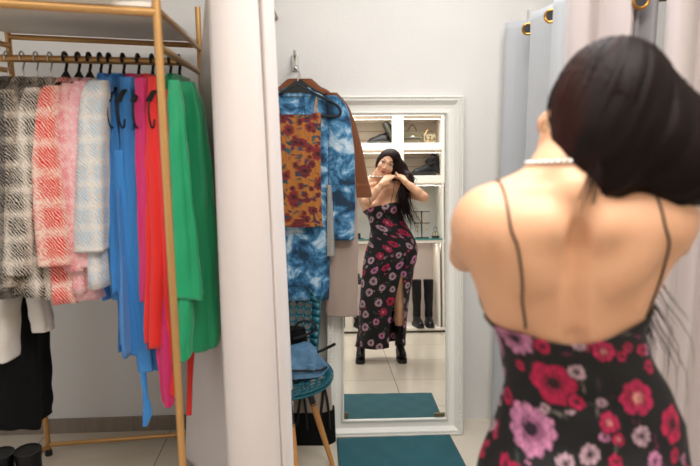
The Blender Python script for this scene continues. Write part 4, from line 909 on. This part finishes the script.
for s_ in (-1, 1):
    blend(np.where(face, .35*np.exp(-(((hr-s_*.038)/.016)**2+((hu+.033)/.014)**2)), 0), '#d97f6d')
ns = np.array(snoise(V[:, 0]*22, V[:, 2]*22, 4)); C *= (1+.025*ns)[:, None]
me.materials.clear(); V2 = V-WO; me.vertices.foreach_set('co', V2.ravel()); setpaint(me, C); finish(me, 'body', m_skin, woman, True, angle=180)
gbody = g
# eyes, brows
m_eyew = mat('eye_white', '#e4dcd6', .2); m_iris = mat('brown_iris', '#2a1710', .15); m_hair = None
for s_ in (-1, 1):
    ec = hd(s_*.030, .0785, .003)-WO; eo = MB().ball(ec, .0118, 16, 12).build('eye', m_eyew, woman)
    MB().ball(ec+HF*.0075, .0058, 12, 8).build('iris', m_iris, eo)
    MB().tube([hd(s_*(.030-.0135), .0885, .004)-WO, hd(s_*.030, .0915, .0105)-WO, hd(s_*.045, .085, .005)-WO], [.0012, .0022, .0012], 6).build('eyelashes', m_iris, eo)
    MB().tube(spline([hd(s_*.013, .0945, .024)-WO, hd(s_*.030, .0915, .030)-WO, hd(s_*.048, .0795, .024)-WO], 10), [.002]*3+[.0028]*4+[.0012]*3, 6).build('eyebrow', m_iris, woman)
# ---------------------------------------------------------------- dress
gd = Grid((.2, .84, .05), (.74, 1.26, 1.30), .006); SK_ = [(.06, .428, 1.045, .168, .13), (.25, .434, 1.045, .172, .13), (.42, .448, 1.045, .178, .126), (.58, .470, 1.045, .184, .120)]; TS_ = TORSO; TORSO = SK_+TORSO[1:]; torso(gd); TORSO = TS_
gd.cap(SHL+A([.01, -.01, -.02]), (.338, .99, 1.17), .05, .045, .03); gd.cap(SHR+A([-.01, -.01, -.02]), (.535, .99, 1.17), .05, .045, .03)
NA, NV = 360, 330
th = np.linspace(0, 2*PI, NA, False)                       # 0 = her right (+x), pi/2 = front (+y)
zt = 1.146+.034*np.sin(th)+.020*np.abs(np.cos(th))**3+.016*np.cos(th)-.022*np.exp(-((th-2.55)/.5)**2)+np.where(np.sin(th) > 0, .012*np.abs(np.sin(2*th)), 0)
zh = .125+.012*np.sin(2*th+1)+.01*np.cos(th)
vv = np.linspace(0, 1, NV)[:, None]; Z = zt+(zh-zt)*vv; Rz = A(TORSO)[::-1]; Rz = Rz[np.argsort(Rz[:, 0])]
CX = np.interp(Z, [.10, .25, .42, .6, .76, .92, .99, 1.06, 1.13, 1.2], [.430, .434, .450, .474, .500, .514, .503, .478, .453, .439]); CY = np.full_like(Z, 1.04)
rad = np.full(Z.shape, .26); dx, dy = np.cos(th), np.sin(th)
for _ in range(46):
    P = np.stack([CX+rad*dx, CY+rad*dy, Z], -1); d = gd.sample(P); rad = rad-np.clip(d-.004, -.01, .012)*.8; rad = np.clip(rad, .03, .3)
for _ in range(2): rad = .5*rad+.25*(np.roll(rad, 1, 1)+np.roll(rad, -1, 1))
rad += .0016*np.sin(9*th+3*Z*10)*np.clip((1.2-Z)*2, 0, 1)+.0035*np.clip((.7-Z)*2, 0, 1)*np.sin(5*th+2*np.sin(Z*9))
rad += .0020*np.exp(-((Z-1.0)/.05)**2)*np.sin(60*Z+2*np.sin(3*th))           # gathers at the waist
P = np.stack([CX+rad*dx, CY+rad*dy, Z], -1)
per_ = None; circ = np.cumsum(np.linalg.norm(np.diff(P, axis=1, append=P[:, :1]), axis=2), 1); UU = circ-circ[:, NA//4:NA//4+1]*0; 
U = circ-circ[:, 3*NA//4][:, None]; U = np.where(np.arange(NA)[None, :] < NA//2, U+circ[:, -1:], U).ravel()              # 0 at the middle of the back, + towards her right going round
Vv = Z.ravel()
# slit on the right front of the skirt
sl_top = .665; ang_c = .88
keep = []
for j in range(NV-1):
    for i in range(NA):
        zc = Z[j, i]; a = th[i]
        if zc < sl_top and a < 1.9:
            w = .04+.34*min(1, (sl_top-zc)/.35)
            if abs(a-ang_c) < w: continue
        keep.append((j*NA+i, (j+1)*NA+i, (j+1)*NA+(i+1) % NA, j*NA+(i+1) % NA))
me = bpy.data.meshes.new('dress'); me.from_pydata((P.reshape(-1, 3)-WO).tolist(), [], keep)
C = np.tile(S('#070609'), (NA*NV, 1)); rr_ = np.random.RandomState(11); per = circ[:, -1].reshape(-1, 1).repeat(NA, 1).ravel()
u0, u1 = -.27, .80
def wrapU(c): return U
for i in range(420):
    leaf(C, U, Vv, rr_.uniform(u0, u1), rr_.uniform(.12, 1.2), rr_.uniform(.008, .022), rr_.uniform(.002, .004), rr_.uniform(0, 3.14), S(('#4a5349', '#6f7468', '#8d8580', '#47303f', '#7d2a55')[i % 5])*(.7 if i % 2 else 1))
for i in range(110):
    flower(C, U, Vv, rr_.uniform(u0, u1), rr_.uniform(.12, 1.2), rr_.uniform(.006, .013), ('crimson', 'pale', 'pink', 'rose')[i % 4], i)
# back of the bodice, larger blooms
BACK = [(-0.131, 1.113, 0.0363, 'pink'), (-0.084, 1.104, 0.0153, 'crimson'), (-0.009, 1.111, 0.0151, 'crimson'), (0.017, 1.097, 0.0203, 'rose'), (-0.021, 1.11, 0.0117, 'pale'), (-0.083, 1.033, 0.0433, 'crimson'), (-0.036, 1.058, 0.0154, 'pale'), (-0.051, 1.0, 0.0156, 'crimson'), (-0.142, 0.941, 0.0481, 'pink'), (0.057, 1.004, 0.0349, 'rose'), (-0.008, 0.999, 0.0104, 'pale'), (-0.002, 0.963, 0.0191, 'rose'), (0.054, 0.936, 0.0193, 'pale'), (0.134, 0.944, 0.0341, 'crimson'), (-0.042, 0.908, 0.0192, 'pale'), (0.102, 1.054, 0.0141, 'crimson'), (0.092, 1.089, 0.0121, 'crimson'), (0.551, 1.02, 0.015, 'pink'), (-0.192, 0.981, 0.0166, 'crimson'), (-0.14, 1.056, 0.0106, 'crimson'), (0.142, 0.892, 0.0143, 'crimson'), (-0.211, 0.869, 0.0181, 'crimson'), (-0.085, 0.894, 0.0173, 'pale'), (0.062, 1.1, 0.0102, 'crimson'), (0.047, 1.085, 0.0102, 'crimson'), (0.082, 0.892, 0.0175, 'pink'), (0.002, 0.897, 0.0122, 'crimson'), (-0.111, 0.982, 0.0106, 'pale')]
for a, b, r_, kd in BACK:
    flower(C, U, Vv, a, b, r_*1.22, 'pale', 3) if False else None
    sel = ((U-a)**2+(Vv-b)**2) < (r_*1.15)**2; C[sel] = S('#070609'); flower(C, U, Vv, a, b, r_, kd, int(abs(a*1000)+b*100))
pts_ = [(a, b, r_) for a, b, r_, kd in BACK]; n_ = 0
for t_ in range(6000):
    a, b, r_ = rr_.uniform(u0, u1), rr_.uniform(.13, 1.19), rr_.uniform(.024, .036)
    if abs(a) < .20 and b > .86: continue
    if all(math.hypot(a-x, b-y) > (r_+q)*1.28 for x, y, q in pts_):
        pts_.append((a, b, r_)); sel = ((U-a)**2+(Vv-b)**2) < (r_*1.1)**2; C[sel] = S('#070609'); flower(C, U, Vv, a, b, r_, ('pale', 'pink', 'crimson', 'pale', 'pink', 'pale', 'rose')[n_ % 7], t_); n_ += 1
mottle(C, U, Vv, .7, 3)
for i in range(260): leaf(C, U, Vv, rr_.uniform(u0, u1), rr_.uniform(.12, 1.2), rr_.uniform(.006, .014), rr_.uniform(.0012, .0028), rr_.uniform(0, 3.14), S('#0a080c'))
setpaint(me, C); drs = finish(me, 'dress', attr_mat('black_floral_jersey', .75, 0, .08), woman, True, solid=.003, angle=80)
# shoulder straps follow the skin
m_strap = mat('black_strap', '#17110f', .6)
def onskin(p, n, off=.001):
    p = A(p, float); n = unit(n)
    for _ in range(40):
        d = float(gbody.sample(p[None])[0]); p = p-n*np.clip(d-off, -.01, .01)
    return p
for pts in (((.352, .85, 1.135), (.335, .85, 1.20), (.318, .85, 1.28), (.305, .87, 1.345), (.303, .93, 1.40), (.305, 1.02, 1.40), (.315, 1.12, 1.33), (.33, 1.2, 1.24), (.345, 1.2, 1.185)),
            ((.560, .85, 1.150), (.572, .85, 1.22), (.568, .86, 1.28), (.555, .87, 1.345), (.548, .93, 1.40), (.54, 1.02, 1.40), (.53, 1.12, 1.33), (.515, 1.2, 1.24), (.50, 1.2, 1.185))):
    nr = [(0, -1, 0)]*3+[(0, -.8, .6), (0, -.1, 1), (0, .3, 1), (0, 1, .6), (0, 1, 0), (0, 1, 0)]; base = spline(pts, 50); nn = spline(nr, 50)
    MB().tube([onskin(p, n)-WO for p, n in zip(base, nn)], .0021, 8).build('dress_strap', m_strap, woman)
# necklace of bright stones
nb = MB(); nkc = A([.432, 1.005, 1.408]); ring = []
for a in np.linspace(0, 2*PI, 46, False):
    dirn = A([math.cos(a), math.sin(a), -.12*math.sin(a)]); p = nkc+dirn*.075
    p = onskin(p, dirn, .002); ring.append(p-WO); nb.ball(p-WO, .0050, 8, 6)
nb.tube(ring, .0022, 6, closed=True); nb.build('stone_necklace', mat('silver_stones', '#dedbd8', .15, .8), woman)
# ---------------------------------------------------------------- boots on her feet
def fboot(An, name, rz, top):
    b = MB(); rg = []; o = An-WO; R_ = rotz(rz)
    Lh = [(-.050, .026, .10), (-.04, .033, .115), (-.01, .034, .118), (.03, .032, .105), (.06, .034, .078), (.095, .033, .066), (.125, .027, .056), (.140, .012, .045)]
    for y, w, h in Lh: rg.append([tuple(A(R_)@A([w*math.copysign(abs(math.cos(a))**.8, math.cos(a)), y, 0])+A([o[0], o[1], .045+(h-.045+.028)*max(0, math.sin(a))**.8]))for a in np.linspace(0, 2*PI, 22, False)])
    b.rings(rg); rg = []
    for t in np.linspace(0, 1, 10):
        z = .10+(top-.10)*t; r = .040+.008*t+.002*math.sin(12*t); kx = (KNR-ANR if An is ANR else KNL-ANL)/.305*(z-.115)
        rg.append([(o[0]+kx[0]+r*math.cos(a), o[1]-.005+kx[1]*.8+r*1.1*math.sin(a), z) for a in np.linspace(0, 2*PI, 24, False)])
    b.rings(rg, cap=(1, 0)); bo = b.build(name, m_leather, woman, sub=1, angle=180)
    s_ = MB(); ring = [(-.026, -.052), (.026, -.052), (.031, -.02), (.034, .05), (.035, .095), (.027, .130), (0, .146), (-.027, .130), (-.035, .095), (-.034, .05), (-.031, -.02)]
    s_.rings([[tuple(A(R_)@A([x, y, 0])+A([o[0], o[1], z])) for x, y in ring] for z in (.0, .034)]); s_.rings([[tuple(A(R_)@A([x*.95, min(y, .02), 0])+A([o[0], o[1], z])) for x, y in ring] for z in (.034, .062)])
    s_.build('platform_sole', m_sole, bo, bevel=.003)
fboot(ANR, 'boot', -.05, .27); fboot(ANL, 'boot', .08, .24)
# ---------------------------------------------------------------- hair
k = NT('dark_hair'); tc = k.n('ShaderNodeTexCoord'); at_ = k.n('ShaderNodeAttribute', attribute_name='paint'); k.l(at_.outputs['Color'], k.b.inputs['Base Color'])
k.b.inputs['Roughness'].default_value = .55; k.b.inputs['Specular IOR Level'].default_value = .12; m_hair = k.m
gh = Grid((.30, .84, .96), (.86, 1.28, 1.68), .005)
gh.ell(hd(.008, -.018, .036), (.090, .100, .098), .02, fr=FRM); gh.ell(hd(.045, -.04, .0), (.062, .07, .085), .03, fr=FRM); gh.ell(hd(.012, -.045, -.02), (.090, .078, .115), .03, fr=FRM)
gh.ell((.592, .965, 1.445), (.062, .06, .085), .04); gh.ell(hd(-.058, -.02, .0), (.024, .05, .045), .02, fr=FRM)
gh.ell(hd(.03, -.075, -.03), (.075, .045, .11), .03, fr=FRM)
gh.cap(hd(.055, -.04, -.02), (.595, .955, 1.40), .055, .060, .03); gh.cap((.595, .955, 1.40), (.650, .99, 1.372), .055, .038, .03)
gh.cap((.56, .95, 1.45), (.645, 1.01, 1.405), .05, .04, .03)
gh.chain([(.64, 1.03, 1.385), (.61, 1.10, 1.31), (.592, 1.14, 1.22), (.605, 1.14, 1.12)], [.038, .030, .022, .012], .03)
gh.cap(hd(.072, .01, .01), hd(.078, -.01, -.07), .015, .016, .02)
gh.ell(hd(-.003, .092, -.018), (.060, .062, .086), .012, 'd', fr=FRM)      # face opening
gh.ell(hd(-.06, .085, -.06), (.045, .06, .07), .012, 'd', fr=FRM)
me, V = gh.mesh('hair_mass', 2)
q = V-HC; aa = np.arctan2(q@HR, -(q@HF)); el = q@HU
nrm = np.array([v.vector[:] for v in me.vertex_normals]) if hasattr(me, 'vertex_normals') else np.zeros_like(V)
st = snoise(aa*26, el*7, 3)+.6*snoise(aa*60, el*9, 5); st2 = snoise((V[:, 0]*.7-V[:, 2]*.4+V[:, 1])*90, V[:, 2]*6, 7)
mixw = np.clip((q@HU+.09)*12, 0, 1); st = st*mixw+st2*(1-mixw)
V = V+nrm*(.0022*st)[:, None]
C = S('#150c0b')*(1+.45*st)[:, None]+S('#5a2419')*.28*np.clip(snoise(aa*3, el*6, 9), 0, 1)[:, None]
me.vertices.foreach_set('co', (V-WO).ravel()); me.update(); setpaint(me, np.clip(C, .002, 1)); hm = finish(me, 'hair', m_hair, woman, True, angle=180)
b = MB(); rr_ = np.random.RandomState(3); cols = []
for i in range(420):
    t = rr_.uniform(-1.15, 1.2); part = hd(-.012, rr_.uniform(-.03, .055), .0)-HC
    side = -1 if t < 0 else 1; phi = abs(t)*2.2                       # 0 = straight back
    d0 = unit(A([-.10, rr_.uniform(-.5, .7), 1.])); d1 = unit(A([side*math.sin(phi*.62)*1.0, -math.cos(phi*.75)*.9, .10])); d2 = unit(A([.55+.25*rr_.rand(), -.55+.5*max(0, t)*.8, -.85]))
    if side < 0 and phi > 1.5: d1 = unit(A([-1., -.15, -.1])); d2 = unit(A([-.15, -1., -.8]))
    pts = []
    for s_ in np.linspace(0, 1, 12):
        w = [(1-s_)**2, 2*s_*(1-s_)*1.25, s_**2]; dv = unit(d0*w[0]+d1*w[1]+d2*w[2]); rr3 = A([.083, .098+.004, .094]) if dv[2] > 0 else A([.084, .108, .115])
        pts.append(hd(dv[0]*rr3[0], -.018+dv[1]*rr3[1], .026+dv[2]*rr3[2]))
    o = rr_.normal(0, 1, 3)*A([.020, .016, .012]); ln = rr_.rand()
    if rr_.rand() < .72:
        tail = [A([.610, .935, 1.40])+o, A([.655, .985, 1.385])+o*1.1, A([.63, 1.08, 1.33])+o, A([.600, 1.135, 1.23])+o*1.3]
        if ln > .2: tail.append(A([.612, 1.14, 1.14])+o*1.8)
        if ln > .5: tail.append(A([.645, 1.125, 1.06])+o*2.3)
        if ln > .8: tail.append(A([.635, 1.13, 1.00])+o*2.8)
        pts += tail
    pp = spline(pts, 40)
    for _ in range(2):
        dd = gbody.sample(np.clip(pp, gbody.lo+.01, gbody.lo+gbody.h*(gbody.n-2))); 
    R_ = np.full(40, .0016); R_[-6:] = np.linspace(.0015, .0003, 6); nv0 = len(b.v); b.tube(pp-WO, R_, 4); cols += [S('#1a0f0d')*rr_.uniform(.5, 1.7)]*(len(b.v)-nv0)
for i in range(16):
    o = rr_.normal(0, 1, 3)*A([.006, .003, .004]); pp = spline([A([.452, .930, 1.432])+o, A([.438, .912, 1.40])+o, A([.428, .900, 1.375])+o*1.3, A([.424, .898, 1.345+.02*rr_.rand()])+o*1.6], 16); nv0 = len(b.v)
    b.tube(pp-WO, np.linspace(.0016, .0004, 16), 4); cols += [S('#1a0f0d')]*(len(b.v)-nv0)
ho = b.build('hair_strands', m_hair, hm); setpaint(ho.data, A(cols))
er = MB(); p0 = hd(-.079, -.004, -.045)-WO; er.tube([p0+A([0, .010*math.cos(a), -.010+.010*math.sin(a)]) for a in np.linspace(0, 2*PI, 18, False)], .0012, 6, closed=True); er.build('earring', m_brass, woman)
